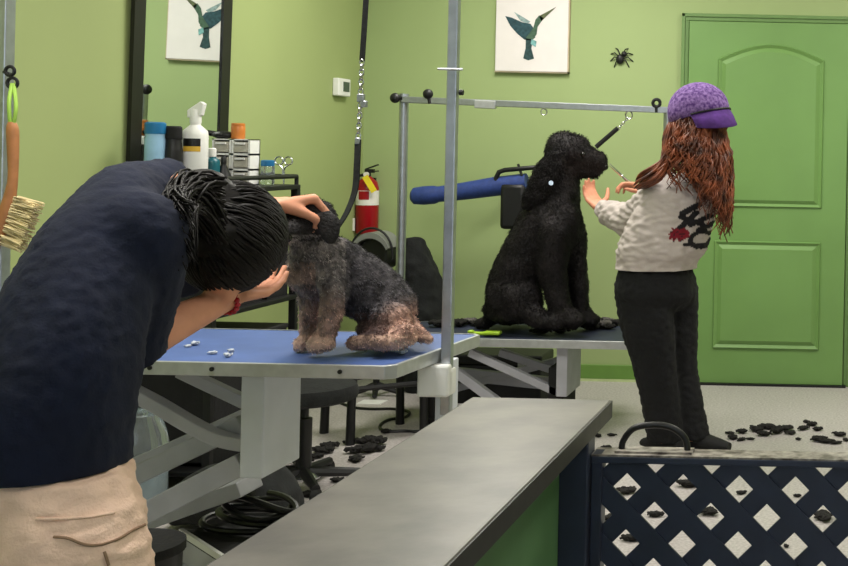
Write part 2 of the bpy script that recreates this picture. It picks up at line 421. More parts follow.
Y=4.93; t,o,hb=bottle('black_bottle','black cone nozzle bottle standing in front of the drawers',224,Y,.032,Zc(164,224,Y)+.03,'black','black',.03,.01,.35)
# drawer units
def drawers(px0,px1,Y,label,topz):
    a,b=P(px0,150,Y).x,P(px1,150,Y).x; d=.085
    t=thing('drawer_tower',label,'drawers',((a+b)/2,Y+d/2,cz),'plastic drawer towers')
    sh=MB(); n=3; hh=topz-cz; th=.008
    sh.span((a,Y,cz),(a+th,Y+d,topz)); sh.span((b-th,Y,cz),(b,Y+d,topz)); sh.span((a,Y+d-.006,cz),(b,Y+d,topz))
    for k in range(n+1): z=cz+hh*k/n; sh.span((a,Y,max(cz,z-th/2)),(b,Y+d,min(topz,z+th/2)))
    obj('case',sh,'white_plastic',t,smooth=False)
    for k in range(n):
        z=cz+hh*k/n; q=MB().span((a+th+.002,Y-.004,z+.008),(b-th-.002,Y+d-.02,z+hh/n-.012)); dr=obj('drawer',q,'drawer_clear',t,smooth=False,bevel=.003)
        obj('pull',MB().span(((a+b)/2-.02,Y-.012,z+hh/n-.022),((a+b)/2+.02,Y-.004,z+hh/n-.014)),'white_plastic',dr,smooth=False)
tz=P(235,139,5.0).z
drawers(212,231,5.02,'left white plastic drawer tower with three clear drawers on cart',tz)
drawers(231.5,250,5.02,'right white plastic drawer tower with three clear drawers on cart',tz)
p=P(238,139,5.06); p.z=tz
jr=thing('candle_jar','small orange jar on top of the white drawers','jar',p)
obj('body',MB().lathe(p,[(.024,0),(.027,.006),(.027,.05),(.025,.054)]),'orange',jr); obj('lid',MB().lathe(p+V((0,0,.054)),[(.026,0),(.026,.01),(.02,.012)]),'orange',jr)
p=P(224,139,5.06); p.z=tz
cl=MB(); cl.ell(p+V((0,0,.016)),(.05,.035,.016)).cap(p+V((-.04,0,.02)),.012,p+V((-.1,-.02,.03)),.01)
p2=tag(obj('hair_clipper',cl,'black',base=p),'black clipper lying on top of the drawers','clipper')
Y=5.12; bottle('clear_jar','small clear jar with a blue lid right of the drawers',268,Y,.028,Zc(160,268,Y),'clear','cap_blue',.025,.026,.9)
def shears(name,label,a,tip,side,parent_mat='chrome',ring=.013):
    """a = ring end, tip = blade tip"""
    a=V(a); tip=V(tip); d=(tip-a).normalized(); s=V(side); s=(s-d*s.dot(d)).normalized(); L=(tip-a).length
    t=thing(name,label,'scissors',a); piv=a+d*L*.48
    for k in (-1,1):
        nz=d.cross(s)*.0015*k
        bl=MB().prism([(0,-.004),(L*.52,-.0005+.002*k),(L*.52,.0008+.002*k),(L*.05,.006),(0,.005)],piv+nz,(d+s*k*.05).normalized(),s*k,.002)
        obj('blade',bl,parent_mat,t,smooth=False)
        c=a+s*k*ring*1.15; sh=MB().tube([piv+nz,piv-d*L*.2+s*k*.006,c+d*ring],.0032,6)
        rg=[c+(d*math.cos(q)+s*math.sin(q))*ring for q in [2*PI*i/16 for i in range(17)]]; sh.tube(rg,.003,6,cap=False)
        obj('handle',sh,parent_mat,t)
    obj('screw',MB().cyl(piv-d.cross(s)*.005,piv+d.cross(s)*.005,.005),parent_mat,t)
    return t
q=on_cart(284,5.17)
shears('standing_scissors','steel scissors standing handles up at the cart corner',q+V((0,0,.10)),q+V((0,0,.0)),(1,0,0),ring=.017)
# boxes filling the lower shelves
def crate(x0,x1,y0,y1,z,h,label,m='black_matte'):
    t=thing('storage_bin',label,'bin',((x0+x1)/2,(y0+y1)/2,z),'black bins on the cart')
    b=MB(); w=.012
    b.span((x0,y0,z),(x1,y1,z+w))
    for a,c in (((x0,y0),(x0+w,y1)),((x1-w,y0),(x1,y1)),((x0,y0),(x1,y0+w)),((x0,y1-w),(x1,y1))): b.span((a[0],a[1],z),(c[0],c[1],z+h))
    obj('body',b,m,t,smooth=False); obj('lid',MB().span((x0-.006,y0-.006,z+h),(x1+.006,y1+.006,z+h+.02)),m,t,smooth=False,bevel=.004)
crate(cx0+.03,cx1-.03,4.57,4.96,.66,.30,'black lidded bin on the middle cart shelf behind the groomer arm')
crate(cx0+.03,cx1-.03,5.0,5.18,.66,.26,'black lidded bin on the middle cart shelf behind the small dog')
crate(cx0+.03,cx1-.03,4.60,4.97,.08,.40,'black lidded bin low on the cart behind the grey lift arms')
crate(cx0+.03,cx1-.03,5.0,5.18,.08,.44,'black lidded bin low on the cart behind the white lift bracket')
# clear jug on the floor
jp=FL(150,476); jp=V((-2.525,4.36,0))
jg=thing('water_jug','clear plastic water jug on the floor under the table beside khaki pants','jug',jp)
obj('body',MB().lathe(jp,[(.085,0),(.092,.01),(.092,.13),(.088,.14),(.092,.15),(.092,.22),(.085,.26),(.065,.325),(.024,.325),(.022,.345)]),'clear',jg)
obj('water',MB().lathe(jp+V((0,0,.006)),[(.082,0),(.086,.006),(.086,.12),(.0,.121)]),'jug_water',jg)
obj('cap',MB().lathe(jp+V((0,0,.368)),[(.026,0),(.027,.004),(.027,.022),(.02,.026)]),'white_plastic',jg)
rb=V((-2.695,3.86,0)); rt=thing('red_bin','small dark red bin at the left edge beside khaki pants','bin',rb)
obj('body',MB().lathe(rb,[(.055,0.03),(.065,.2),(.066,.22)]),'dark_red',rt); obj('base',MB().lathe(rb,[(.05,0),(.056,.01),(.056,.032)]),'white_plastic',rt)
# ================================================================== BACK WALL
# canvas picture
a=P(497,0,YB); b=P(570,72,YB)
x0,x1,z0=P(497.5,30,YB).x,P(569.5,30,YB).x,P(533,72,YB).z; z1=z0+(x1-x0)*1.02
cv=thing('canvas_picture','square white canvas picture of a hummingbird on the back wall','picture',((x0+x1)/2,YB,z0))
obj('canvas',MB().span((x0,YB-.035,z0),(x1,YB-.001,z1)),'canvas',cv,smooth=False,bevel=.003)
obj('stretcher_edge',MB().span((x0-.004,YB-.03,z0-.006),(x1+.006,YB,z0+.002)).span((x1-.001,YB-.03,z0-.006),(x1+.006,YB,z1)),'canvas_side',cv,smooth=False)
S=(x1-x0)
def bird(poly,o,col,lay):
    mb=MB().prism([(q[0]*S,q[1]*S) for q in poly],V((x0,YB-.0352-.0006*lay,z0)),(1,0,0),(0,0,1),.0012); me=mb.mesh('p'); 
    ca=me.color_attributes.new('Col','FLOAT_COLOR','POINT')
    for v in me.vertices: ca.data[v.index].color=rgb(*col)
    return link(o,me,'print',cv,smooth=False)
bird([(.13,.76),(.22,.74),(.36,.68),(.48,.66),(.54,.58),(.55,.47),(.50,.43),(.40,.44),(.30,.52),(.2,.63)],'wing_print',(44,74,82),1)
bird([(.25,.82),(.34,.77),(.48,.69),(.44,.66),(.34,.70)],'wing_print',(140,160,160),1)
bird([(.42,.46),(.52,.44),(.57,.52),(.58,.62),(.62,.68),(.66,.74),(.60,.78),(.55,.72),(.52,.6)],'body_print',(70,96,78),2)
bird([(.60,.77),(.63,.70),(.83,.90)],'beak_print',(92,98,70),2)
bird([(.42,.48),(.52,.46),(.50,.32),(.54,.18),(.46,.155),(.39,.18),(.42,.32)],'tail_print',(46,72,74),1)
bird([(.50,.45),(.57,.42),(.56,.34),(.49,.38)],'feather_print',(120,170,170),3)
# spider decoration
sp=P(621.5,57.5,YB-.012); st=thing('spider_decoration','small black spider decoration on the wall left of the door','decoration',sp+V((0,0,-.06)))
obj('body',MB().ell(sp+V((-.008,.0,-.01)),(.022,.014,.028)).ell(sp+V((.014,0,.02)),(.016,.012,.016)),'black',st)
for k in range(8):
    sgn=1 if k<4 else -1; an=math.radians((-50,-15,20,58)[k%4]); d=V((sgn*math.cos(an),0,math.sin(an)))
    obj('leg',MB().tube([sp+d*.015,sp+d*.04+V((0,-.006,.012)),sp+d*.066+V((0,.012,-.004))],.0035,6),'black',st)
# fire extinguisher
ep=P(367.5,200,YB-.07); eb=V((ep.x,YB-.072,P(367,234,YB-.07).z))
ex=thing('fire_extinguisher','red fire extinguisher with yellow tag hanging on the back wall','fire extinguisher',eb)
r=.060; hh=P(367,178,YB-.07).z-eb.z
obj('cylinder',MB().lathe(eb,[(r*.85,0),(r,.012),(r,hh*.82),(r*.85,hh*.93),(r*.45,hh),(r*.3,hh+.01)]),'red',ex)
obj('label_band',MB().lathe(eb+V((0,0,hh*.52)),[(r+.0012,0),(r+.0012,hh*.26)]),'tag_white',ex)
obj('red_label',MB().rings([[eb+V(((r+.002)*math.sin(t),-(r+.002)*math.cos(t),hh*zz)) for t in [math.radians(-25+k*9) for k in range(7)]] for zz in (.62,.77)],close=False,cap=False),'red',ex)
vz=eb.z+hh
obj('valve',MB().cyl((eb.x,eb.y,vz),(eb.x,eb.y,vz+.035),.016).box((eb.x+.01,eb.y,vz+.04),(.05,.02,.02)),'black',ex)
obj('lever',MB().beam((eb.x-.01,eb.y,vz+.05),(eb.x+.06,eb.y-.01,vz+.075),.018,.006).beam((eb.x,eb.y,vz+.035),(eb.x+.06,eb.y-.01,vz+.04),.018,.006),'black',ex)
obj('gauge',MB().cyl((eb.x,eb.y-.015,vz+.02),(eb.x,eb.y-.03,vz+.02),.014),'tag_white',ex)
obj('hose',MB().tube([(eb.x-.015,eb.y,vz+.02),(eb.x-.05,eb.y-.01,vz+.01),(eb.x-.068,eb.y-.02,vz-.06),(eb.x-.066,eb.y-.015,vz-.2)],.009,8),'black',ex)
obj('yellow_tag',MB().prism([(-.017,0),(.017,0),(.017,-.10),(-.017,-.10)],(eb.x+.012,eb.y-r-.012,vz+.012),V((.84,0,.54)),V((-.54,0,.84)),.002),'yellow',ex,smooth=False)
obj('inspection_tag',MB().span((eb.x-r-.004,eb.y-.05,eb.z+.02),(eb.x-r+.012,eb.y-.045,eb.z+.09)),'tag_white',ex,smooth=False)
obj('wall_bracket',MB().span((eb.x-.02,YB-.014,eb.z+.05),(eb.x+.02,YB,vz)),'black',ex,smooth=False)
# wall dryer with blue hose
Yd=6.52
dr=thing('wall_dryer','black wall mounted dryer with a fat blue hose behind the big dog','dryer',P(516,225,Yd))
c=P(515,205,Yd); bd=MB(); bd.box(P(516,206,Yd),(.13,.16,.24)); obj('housing',bd,'black',dr,bevel=.02)
h0,h1,h2,h3=P(497,188,Yd-.05),P(499,172,Yd-.05),P(540,167,Yd-.05),P(545,176,Yd-.05)
obj('handle',MB().tube([h0,P(496,178,Yd-.05),h1,P(505,170,Yd-.05),h2,h3],.013,10),'black',dr)
obj('clamp_screw',MB().tube([P(518,164,Yd-.05),P(522,176,Yd-.05)],.007,8),'black',dr)
obj('wall_arm',MB().beam(P(516,200,Yd+.05),P(516,200,YB-.02),.05,.05).box(P(516,200,YB-.012),(.14,.022,.2)),'black',dr,smooth=False,bevel=.004)
hp=[P(411.5,196,Yd-.02),P(414,196,Yd-.02),P(424,195.5,Yd-.02),P(434,194.8,Yd-.02),P(438,194.3,Yd-.02),P(465,191,Yd-.02),P(495,186.5,Yd-.02),P(527,182.5,Yd-.02)]
obj('hose',MB().tube(hp,[.028,.044,.05,.049,.042,.047,.052,.05],18),'hose_blue',dr)
# black heaps by the corner: dryer with hood on pole, and big black bag
Yq=6.35; dc=P(379,253,Yq); s2=F/Yq
sd=thing('stand_dryer','black drum dryer with grey hood below the fire extinguisher','dryer',(dc.x,Yq,0))
obj('drum',MB().lathe(dc+V((0,-.12,0)),[(.0,.03),(.075,.03),(.078,0),(.09,0),(.092,.2),(.06,.24)],axis=(0,1,0)),'black',sd)
hm=MB(); rs=[]
for y in (-.125,.06): rs.append([dc+V((.1*math.cos(t),y,.118*math.sin(t)-.004)) for t in [math.radians(20+k*10) for k in range(15)]]+[dc+V((.088*math.cos(t),y,.088*math.sin(t)-.004)) for t in [math.radians(160-k*10) for k in range(15)]])
hm.rings(rs); obj('hood',hm,'hood_grey',sd)
obj('handle',MB().tube([dc+V((.108*math.cos(t),-.10,.135*math.sin(t))) for t in [math.radians(-10+k*13) for k in range(15)]],.006,8),'black',sd)
obj('pole',MB().cyl((dc.x,Yq,.03),(dc.x,Yq,dc.z-.07),.016),'black',sd)
ft=MB()
for k in range(5): an=k*2*PI/5; ft.tube([(dc.x,Yq,.06),(dc.x+.12*math.cos(an),Yq+.12*math.sin(an),.02)],[.018,.012],8)
obj('foot_star',ft,'black',sd)
bc=P(414,240,6.5); lb=MB(); Yb=6.55
lb.loft([((bc.x+.04,Yb,.0),(.10,0,0),(0,.12,0)),((bc.x+.045,Yb,.25),(.12,0,0),(0,.14,0)),((bc.x+.035,Yb,.5),(.105,0,0),(0,.13,0)),((bc.x+.005,Yb,.68),(.085,0,0),(0,.11,0)),((bc.x-.02,Yb,P(410,238,Yb).z),(.045,0,0),(0,.05,0))])
me=blob(lb,.012,4,disp=lambda p,n:.018*wobble(p,9)+.01*wobble(p,22))
tag(link('laundry_bag',me,'black_fabric'),'tall black cloth bag slumped against the back wall','bag')
# ================================================================== STOOLS ON THE FLOOR
sx,sy=P(304,440,4.6).x,4.6
st=thing('gas_lift_stool','round black stool on a gas lift column behind the front table','stool',(sx,sy,0))
obj('seat',MB().lathe((sx,sy,.335),[(.0,0),(.16,0),(.185,.012),(.19,.035),(.18,.06),(.12,.07),(0,.072)],n=32),'black_fabric',st)
obj('column',MB().cyl((sx,sy,.05),(sx,sy,.27),.028).cyl((sx,sy,.27),(sx,sy,.335),.015),'black',st)
obj('chrome_collar',MB().lathe((sx,sy,.045),[(.06,0),(.065,.008),(.05,.02),(.03,.03)]),'chrome',st)
for k in range(5):
    an=k*2*PI/5+.3; e=V((sx+.22*math.cos(an),sy+.22*math.sin(an),.055)); l=obj('base_leg',MB().tube([(sx,sy,.07),e],[.022,.016],8),'black',st)
    obj('caster',MB().cyl(e+V((-.012,0,-.028)),e+V((.012,0,-.028)),.026),'black_matte',l)
q=[FL(350,445),FL(424,436),FL(400,424),FL(324,433)]
cc=sum(q,V((0,0,0)))/4
fs=thing('foot_stool','low black four legged step stool on the floor behind the small dog','stool',cc)
zt=.33
tp=[cc+(p-cc)*.92+V((0,0,zt)) for p in q]
obj('seat',MB().rings([[p for p in tp],[p+V((0,0,.03)) for p in tp]]),'black',fs,smooth=False,bevel=.008)
for p,t in zip(q,tp): obj('leg',MB().tube([t+V((0,0,.005)),t+(p-t)*.5+(p-cc)*.02,p],[.019,.018,.02],10),'black',fs)
stx=MB().tube([q[0]+(tp[0]-q[0])*.72,q[1]+(tp[1]-q[1])*.72],.012,8).tube([q[3]+(tp[3]-q[3])*.72,q[2]+(tp[2]-q[2])*.72],.012,8); obj('stretcher',stx,'black',fs)
cd=[FL(x,y,.006) for x,y in ((336,401),(352,407),(370,409),(395,409),(409,412),(405,417),(388,420),(380,426),(385,431),(405,431),(420,431),(436,424))]
def smoothpath(pts,sub=6):
    out=[]; n=len(pts)
    for i in range(n-1):
        a,b,c,d=pts[max(0,i-1)],pts[i],pts[i+1],pts[min(n-1,i+2)]
        for k in range(sub):
            t=k/sub; out.append(.5*((2*b)+(c-a)*t+(2*a-5*b+4*c-d)*t*t+(3*b-a-3*c+d)*t**3))
    return out+[pts[-1]]
tag(obj('power_cord',MB().tube(smoothpath(cd),.007,8),'black'),'black cord looping on the floor around the step stool','cord')
p=FL(372,402.5); tag(obj('paper_card',MB().span((p.x-.06,p.y-.05,0),(p.x+.06,p.y+.05,.004)),'white_plastic',smooth=False),'small white card lying on the floor near the step stool','card')
# ================================================================== FRONT GROOMING TABLE
TZ=.80; ty0,ty1=2.77,3.28
tx0,tx1=-2.06,P(398,367,2.77).x
tb=thing('grooming_table','blue topped lift grooming table with a tall square steel frame, in front','table',((tx0+tx1)/2,(ty0+ty1)/2,0))
def rrect(x0,x1,y0,y1,c): return [(x0+c,y0),(x1-c,y0),(x1,y0+c),(x1,y1-c),(x1-c,y1),(x0+c,y1),(x0,y1-c),(x0,y0+c)]
xf,xb=tx1-.012,tx1+.038
def skew(e): return [(tx0+e+.015,ty0+e),(xf-e-.018,ty0+e),(xf-e+.003,ty0+e+.022),(xb-e-.003,ty1-e-.02),(xb-e-.02,ty1-e),(tx0+e+.015,ty1-e),(tx0+e,ty1-e-.015),(tx0+e,ty0+e+.015)]
ro=skew(0); ri=skew(.008)
obj('table_mat',MB().prism(ri,(0,0,TZ-.012),(1,0,0),(0,1,0),.0115),'mat_blue',tb,smooth=False)
tm=MB(); tm.rings([[V((x,y,z)) for x,y in poly] for poly,z in ((ri,TZ-.03),(ro,TZ-.03),(ro,TZ+.001),(ri,TZ+.001))],cap=False); tm.prism(ri,(0,0,TZ-.028),(1,0,0),(0,1,0),.014)
obj('metal_rim',tm,'alu',tb,smooth=False,bevel=.002)
for x in (150,212,340): p=P(x,374,2.77); obj('rim_bolt',MB().cyl((p.x,ty0+.002,TZ-.014),(p.x,ty0-.004,TZ-.014),.005,n=10),'black',tb)
# bracket at right and scissor arms
bx0,bx1=P(240,430,2.83).x,P(263.5,430,2.83).x
bzb=P(262,479,2.83).z
obj('lift_bracket',MB().span((bx0,2.83,bzb),(bx1,3.02,TZ-.03)),'light_paint',tb,smooth=False,bevel=.004)
def armpath(pts,w,h,name='lift_arm',m='grey_paint'):
    mb=MB()
    pts=smoothpath([V(p) for p in pts],5); rs=[]
    for i,p in enumerate(pts):
        d=(pts[min(i+1,len(pts)-1)]-pts[max(i-1,0)]).normalized(); x=V((0,1,0)); y=x.cross(d).normalized()
        rs.append([p+x*a*w/2+y*b*h/2 for a,b in ((-1,-1),(1,-1),(1,1),(-1,1))])
    mb.rings(rs); return obj(name,mb,m,tb,smooth=False,bevel=.003)
Ya=2.86
armpath([P(60,372,Ya),P(110,383,Ya),P(150,401,Ya),P(195,427,Ya),P(225,440,Ya),P(262,446,Ya)],.04,.030,m='grey_paint')
armpath([P(60,509,2.90),P(143,472,2.90),P(243,424,2.90)],.03,.046)
armpath([P(60,562,Ya),P(143,515,Ya),P(244,463,Ya)],.04,.052)
armpath([P(180,371,3.1),P(205,383,3.1),P(262,410,3.1)],.03,.03)
armpath([P(120,531,3.2),P(165,514,3.2),P(250,484,3.2)],.12,.04)
armpath([P(60,496,3.16),P(143,462,3.16),P(255,412,3.16)],.03,.04)
bs=MB()
for y in (2.86,3.3): bs.span((tx0+.02,y-.03,0),(-1.35,y+.03,.05))
bs.span((tx0+.02,2.83,.0),(tx0+.09,3.33,.05)); bs.span((-1.42,2.83,0),(-1.35,3.33,.05))
for y in (2.86,3.2): bs.span((tx0+.03,y-.02,.05),(tx0+.08,y+.02,.42))
obj('base_frame',bs,'grey_paint',tb,smooth=False,bevel=.004)
# grooming arm: two posts, clamps, overhead bar
ga=tb
pxr=P(450.5,200,3.02).x; pxl=P(2,100,3.02).x; TOP=1.86
obj('arm_post',MB().span((pxr-.0125,3.008,TZ-.16),(pxr+.0125,3.032,TOP)),'steel',ga,smooth=False,bevel=.003)
obj('arm_post',MB().span((pxl-.018,3.002,TZ-.16),(pxl+.018,3.038,TOP)),'steel',ga,smooth=False,bevel=.003)
obj('arm_crossbar',MB().span((pxl-.05,3.006,TOP-.04),(pxr+.05,3.034,TOP-.012)),'steel',ga,smooth=False,bevel=.003)
cb=MB().span((tx1-.03,2.975,TZ-.11),(pxr+.018,3.006,TZ-.032)); cb.span((pxr-.02,2.985,TZ-.11),(pxr+.018,3.04,TZ-.045))
obj('arm_clamp',cb,'white_plastic',ga,smooth=False,bevel=.006)
obj('arm_clamp',MB().span((pxl-.022,2.98,TZ-.12),(tx0+.05,3.045,TZ-.032)),'white_plastic',ga,smooth=False,bevel=.006)
obj('table_leg_tube',MB().span((pxr-.035,3.04,.0),(pxr+.008,3.085,TZ-.03)),'light_paint',ga,smooth=False,bevel=.003)
p=P(446,69,3.0); obj('set_pin',MB().cyl((p.x-.02,3.0,p.z),(pxr+.03,3.0,p.z),.003,n=8),'steel',ga)
p=P(457.5,92,3.0); obj('knob',MB().cyl((pxr+.016,3.02,p.z),(pxr+.026,3.02,p.z),.007,n=12),'black',ga)
# grooming loop hanging down to the small dog (chain, strap)
Yl=3.02
lp=thing('grooming_loop','black grooming strap with chain hanging down to the small dog','grooming loop',P(366,0,Yl))
s1=P(366,0,Yl); s0=V((s1.x+.004,Yl,TOP-.026)); s3=P(360,96,Yl)
lm=MB()
def strap(mb,pts,w,t,side):
    pts=[V(p) for p in pts]; rs=[]
    for i,p in enumerate(pts):
        d=(pts[min(i+1,len(pts)-1)]-pts[max(i-1,0)]).normalized(); s=V(side); s=(s-d*s.dot(d)).normalized(); n=d.cross(s)
        rs.append([p+s*a*w/2+n*b*t/2 for a,b in ((-1,-1),(1,-1),(1,1),(-1,1))])
    return mb.rings(rs)
strap(lm,[s0,s1,P(363.5,40,Yl),P(362,62,Yl)],.013,.003,(1,0,0)); obj('upper_strap',lm,'black_fabric',lp)
def chain_links(mb,a,b,n,r=.009):
    a=V(a); b=V(b); d=(b-a).normalized(); x,y=perp(d)
    for k in range(n):
        c=a+(b-a)*((k+.5)/n); s=x if k%2 else y; L=(b-a).length/n*.62
        mb.tube([c+d*L*math.cos(q)+s*r*.6*math.sin(q) for q in [2*PI*i/12 for i in range(13)]],.0022,6,cap=False)
ch=MB(); chain_links(ch,P(362,60,Yl),P(360.5,94,Yl),7); chain_links(ch,P(360.5,103,Yl),P(358,138,Yl),7); obj('chain',ch,'chrome',lp)
[obj('clasp',MB().box(P(*a,Yl),b),'steel',lp,bevel=.002) for a,b in (((361,98),(.018,.012,.02)),((364,104),(.016,.012,.016)),((358,141),(.014,.01,.016)))]
lm=MB(); strap(lm,smoothpath([P(358,140,Yl),P(357,165,Yl-.01),P(355,190,Yl-.02),P(347,212,Yl-.05),P(337,228,Yl-.08),P(328,240,Yl-.1)]),.018,.003,(.9,-.3,.3)); obj('lower_strap',lm,'black_fabric',lp)
# ---------- brush hanging on the left post
hk=thing('wall_hook','black double ring hook on the left steel post holding the wooden brush','hook',P(11,67,2.99))
Yh=2.985
hm=MB()
for cxp,cyp,r in ((10,71,.011),(12.5,83,.0125)): c=P(cxp,cyp,Yh); hm.tube([c+V((r*math.cos(q),0,r*1.0*math.sin(q))) for q in [2*PI*i/16 for i in range(17)]],.0042,8,cap=False)
hm.tube([P(4,72,Yh+.02),P(10,74,Yh),P(12,79,Yh)],.004,8); obj('ring',hm,'black',hk)
bt=thing('counter_brush','wooden counter brush with straw bristles hanging from the left post','brush',P(11,255,2.95))
Yk=2.955
cdm=MB().tube(smoothpath([P(12,84,Yh),P(9,104,Yk),P(11.5,129,Yk),P(16,108,Yk),P(13.5,84,Yh)]),.0045,8); obj('hanging_cord',cdm,'lime_cord',bt)
hb=MB().loft([(P(12,122,Yk),V((.009,0,0)),V((0,.008,0))),(P(12.5,130,Yk),V((.0145,0,0)),V((0,.011,0))),(P(13,150,Yk),V((.0135,0,0)),V((0,.011,0))),(P(13,175,Yk),V((.0115,0,.001)),V((0,.01,0))),(P(11,190,Yk),V((.0135,0,.004)),V((0,.012,0))),(P(5,215,Yk),V((.021,0,.01)),V((0,.014,0))),(P(-3,240,Yk),V((.022,0,.012)),V((0,.015,0))),(P(-8,252,Yk),V((.012,0,.007)),V((0,.010,0)))],n=16)
obj('handle',hb,'wood',bt)
br=MB(); rnd=random.Random(5)
for k in range(230):
    t=rnd.random(); a=P(17,196,Yk)+(P(1,244,Yk)-P(17,196,Yk))*t+V((0,rnd.uniform(-.012,.012),0)); b=P(41,203,Yk)+(P(22,252,Yk)-P(41,203,Yk))*min(1,max(0,t+rnd.uniform(-.02,.02)))+V((rnd.uniform(-.004,.004),rnd.uniform(-.018,.018),rnd.uniform(-.004,.004)))
    br.tube([a,b],[.0016,.0012],5)
obj('bristles',br,'straw',bt)
# ---------- things under the front table
e0,e1=FL(183,531,.28),FL(230,561,.28); ed=(e1-e0).normalized(); en=V((-ed.y,ed.x,0)); 
e1=e0+ed*.42; W=.34
sb=thing('step_platform','black topped step platform with a white front edge under the front table','step',(e0+e1)/2+en*W/2-V((0,0,.28)))
pl=[e0,e1,e1+en*W,e0+en*W]
obj('deck',MB().rings([[p+V((0,0,-.02)) for p in pl],pl]),'black_matte',sb,smooth=False)
obj('edge_strip',MB().beam(e0-en*.005,e1-en*.005,.010,.016),'white_plastic',sb,smooth=False)
sk=MB()
obj('skirt',MB().rings([[V((p.x,p.y,.2)) for p in pl],[p+V((0,0,-.02)) for p in pl]]),'grey_paint',sb,smooth=False)
for p in pl:
    q=p+((e0+e1)/2+en*W/2-p)*.08; obj('leg',MB().span((q.x-.018,q.y-.018,0),(q.x+.018,q.y+.018,.2)),'grey_paint',sb,smooth=False)
co=MB()
cc0=FL(252,522,.29)
for k,(rx,ry,rot) in enumerate(((.13,.10,.3),(.115,.085,1.2),(.10,.09,.8),(.12,.07,2.0))):
    co.tube([cc0+V((rx*math.cos(q+rot)+.008*k,ry*math.sin(q+rot*.5),.004+.015*k+.01*(1+math.sin(q*2+k))*(k>1))) for q in [2*PI*i/28 for i in range(27)]],.0085,8)
tag(obj('coiled_cable',co,'black'),'coiled black cable lying on the step platform','cable')
hbp=FL(236,527,0); bgm=MB(); bgm.loft([(hbp+V((-.2,.0,.06)),V((0,.08,0)),V((0,0,.06))),(hbp+V((-.1,0,.10)),V((0,.13,0)),V((0,0,.1))),(hbp+V((.1,0,.11)),V((0,.13,0)),V((0,0,.11))),(hbp+V((.2,0,.06)),V((0,.08,0)),V((0,0,.06)))])
gbm=blob(bgm,.012,4,disp=lambda p,n:.01*wobble(p,14)); dzb=.002-min(v.co.z for v in gbm.vertices)
for v in gbm.vertices: v.co.z+=dzb
tag(link('tool_bag',gbm,'black_fabric'),'low black cloth bag on the floor behind the step platform','bag')
wb=V((-1.52,2.60,0)); wz=.455
wt=thing('waste_bin','black waste bin on the floor beside khaki pants','bin',wb)
obj('body',MB().lathe(wb,[(.08,0),(.085,.01),(.098,wz-.03),(.098,wz-.03),(.09,wz-.03),(.078,.02),(0,.018)]),'black',wt); obj('rim',MB().lathe(wb+V((0,0,wz-.03)),[(.088,0),(.104,.0),(.104,.02),(.088,.02)]),'black_matte',wt)
# ================================================================== BACK GROOMING TABLE
BZ=.437; by0,by1=5.52,6.04; bx0t,bx1t=-2.12,-.86
bt2=thing('grooming_table','low dark topped lift grooming table with round steel crossbar frame, behind','table',((bx0t+bx1t)/2,5.78,0))
ro=rrect(bx0t,bx1t,by0,by1,.02); ri=rrect(bx0t+.008,bx1t-.008,by0+.008,by1-.008,.016)
obj('table_mat',MB().prism(ri,(0,0,BZ-.012),(1,0,0),(0,1,0),.0115),'mat_dark',bt2,smooth=False)
tm=MB(); tm.rings([[V((x,y,z)) for x,y in poly] for poly,z in ((ri,BZ-.036),(ro,BZ-.036),(ro,BZ+.001),(ri,BZ+.001))],cap=False); tm.prism(ri,(0,0,BZ-.034),(1,0,0),(0,1,0),.02)
obj('metal_rim',tm,'alu',bt2,smooth=False,bevel=.002)
a,b=P(556,380,5.58).x,P(567,380,5.58).x
obj('lift_bracket',MB().span((a,5.58,P(566,397,5.58).z),(b,5.86,BZ-.036)),'grey_paint',bt2,smooth=False,bevel=.004)
def barm(p,q,y,w,h):
    obj('lift_arm',MB().beam(P(p[0],p[1],y),P(q[0],q[1],y),w,h,up=(0,0,1)),'grey_paint',bt2,smooth=False,bevel=.003)
barm((470,352),(560,393),5.62,.04,.035); barm((440,360),(500,404),5.60,.04,.04); barm((500,352),(560,372),5.8,.04,.035); barm((430,395),(560,360),5.84,.04,.035); barm((440,372),(556,384),5.84,.03,.06)
bs=MB()
for y in (5.62,5.84): bs.span((-1.95,y-.03,0),(-1.22,y+.03,.06))
bs.span((-1.95,5.6,0),(-1.88,5.87,.06)); bs.span((-1.28,5.6,0),(-1.22,5.87,.06)); bs.span((b-.09,5.6,.0),(b-.02,5.85,.3)); bs.span((-1.95,5.6,.05),(-1.9,5.66,.3))
obj('base_frame',bs,'black_matte',bt2,smooth=False,bevel=.004)
ec=V((-1.87,6.32,0)); eq=thing('equipment_case','black equipment case on the floor under the back table','case',ec)
obj('body',MB().span((ec.x-.28,6.2,0),(ec.x+.30,6.44,.20)),'black_matte',eq,smooth=False,bevel=.01); obj('lid',MB().span((ec.x-.285,6.195,.2),(ec.x+.305,6.445,.25)),'black',eq,smooth=False,bevel=.01)
obj('handle',MB().tube([(ec.x-.06,6.2,.14),(ec.x-.06,6.165,.14),(ec.x+.06,6.165,.14),(ec.x+.06,6.2,.14)],.009,8),'hood_grey',eq)
for k in (-.18,.2): obj('latch',MB().span((ec.x+k-.015,6.188,.17),(ec.x+k+.015,6.2,.23)),'hood_grey',eq,smooth=False)
Yg=5.78
gf=bt2
pl0,pr0=P(402,200,Yg).x,P(668,120,Yg).x
zl,zr=P(402,98,Yg).z,P(668,111,Yg).z
obj('arm_post',MB().cyl((pl0,Yg,BZ-.1),(pl0,Yg,zl+.02),.0215,n=20),'steel',gf)
obj('arm_post',MB().cyl((pr0,Yg,BZ-.1),(pr0,Yg,zr+.0),.0215,n=20),'steel',gf)
obj('arm_crossbar',MB().beam((pl0-.005,Yg-.02,zl-.008),(pr0+.03,Yg-.02,zr+.003),.022,.03),'steel',gf,smooth=False,bevel=.003)
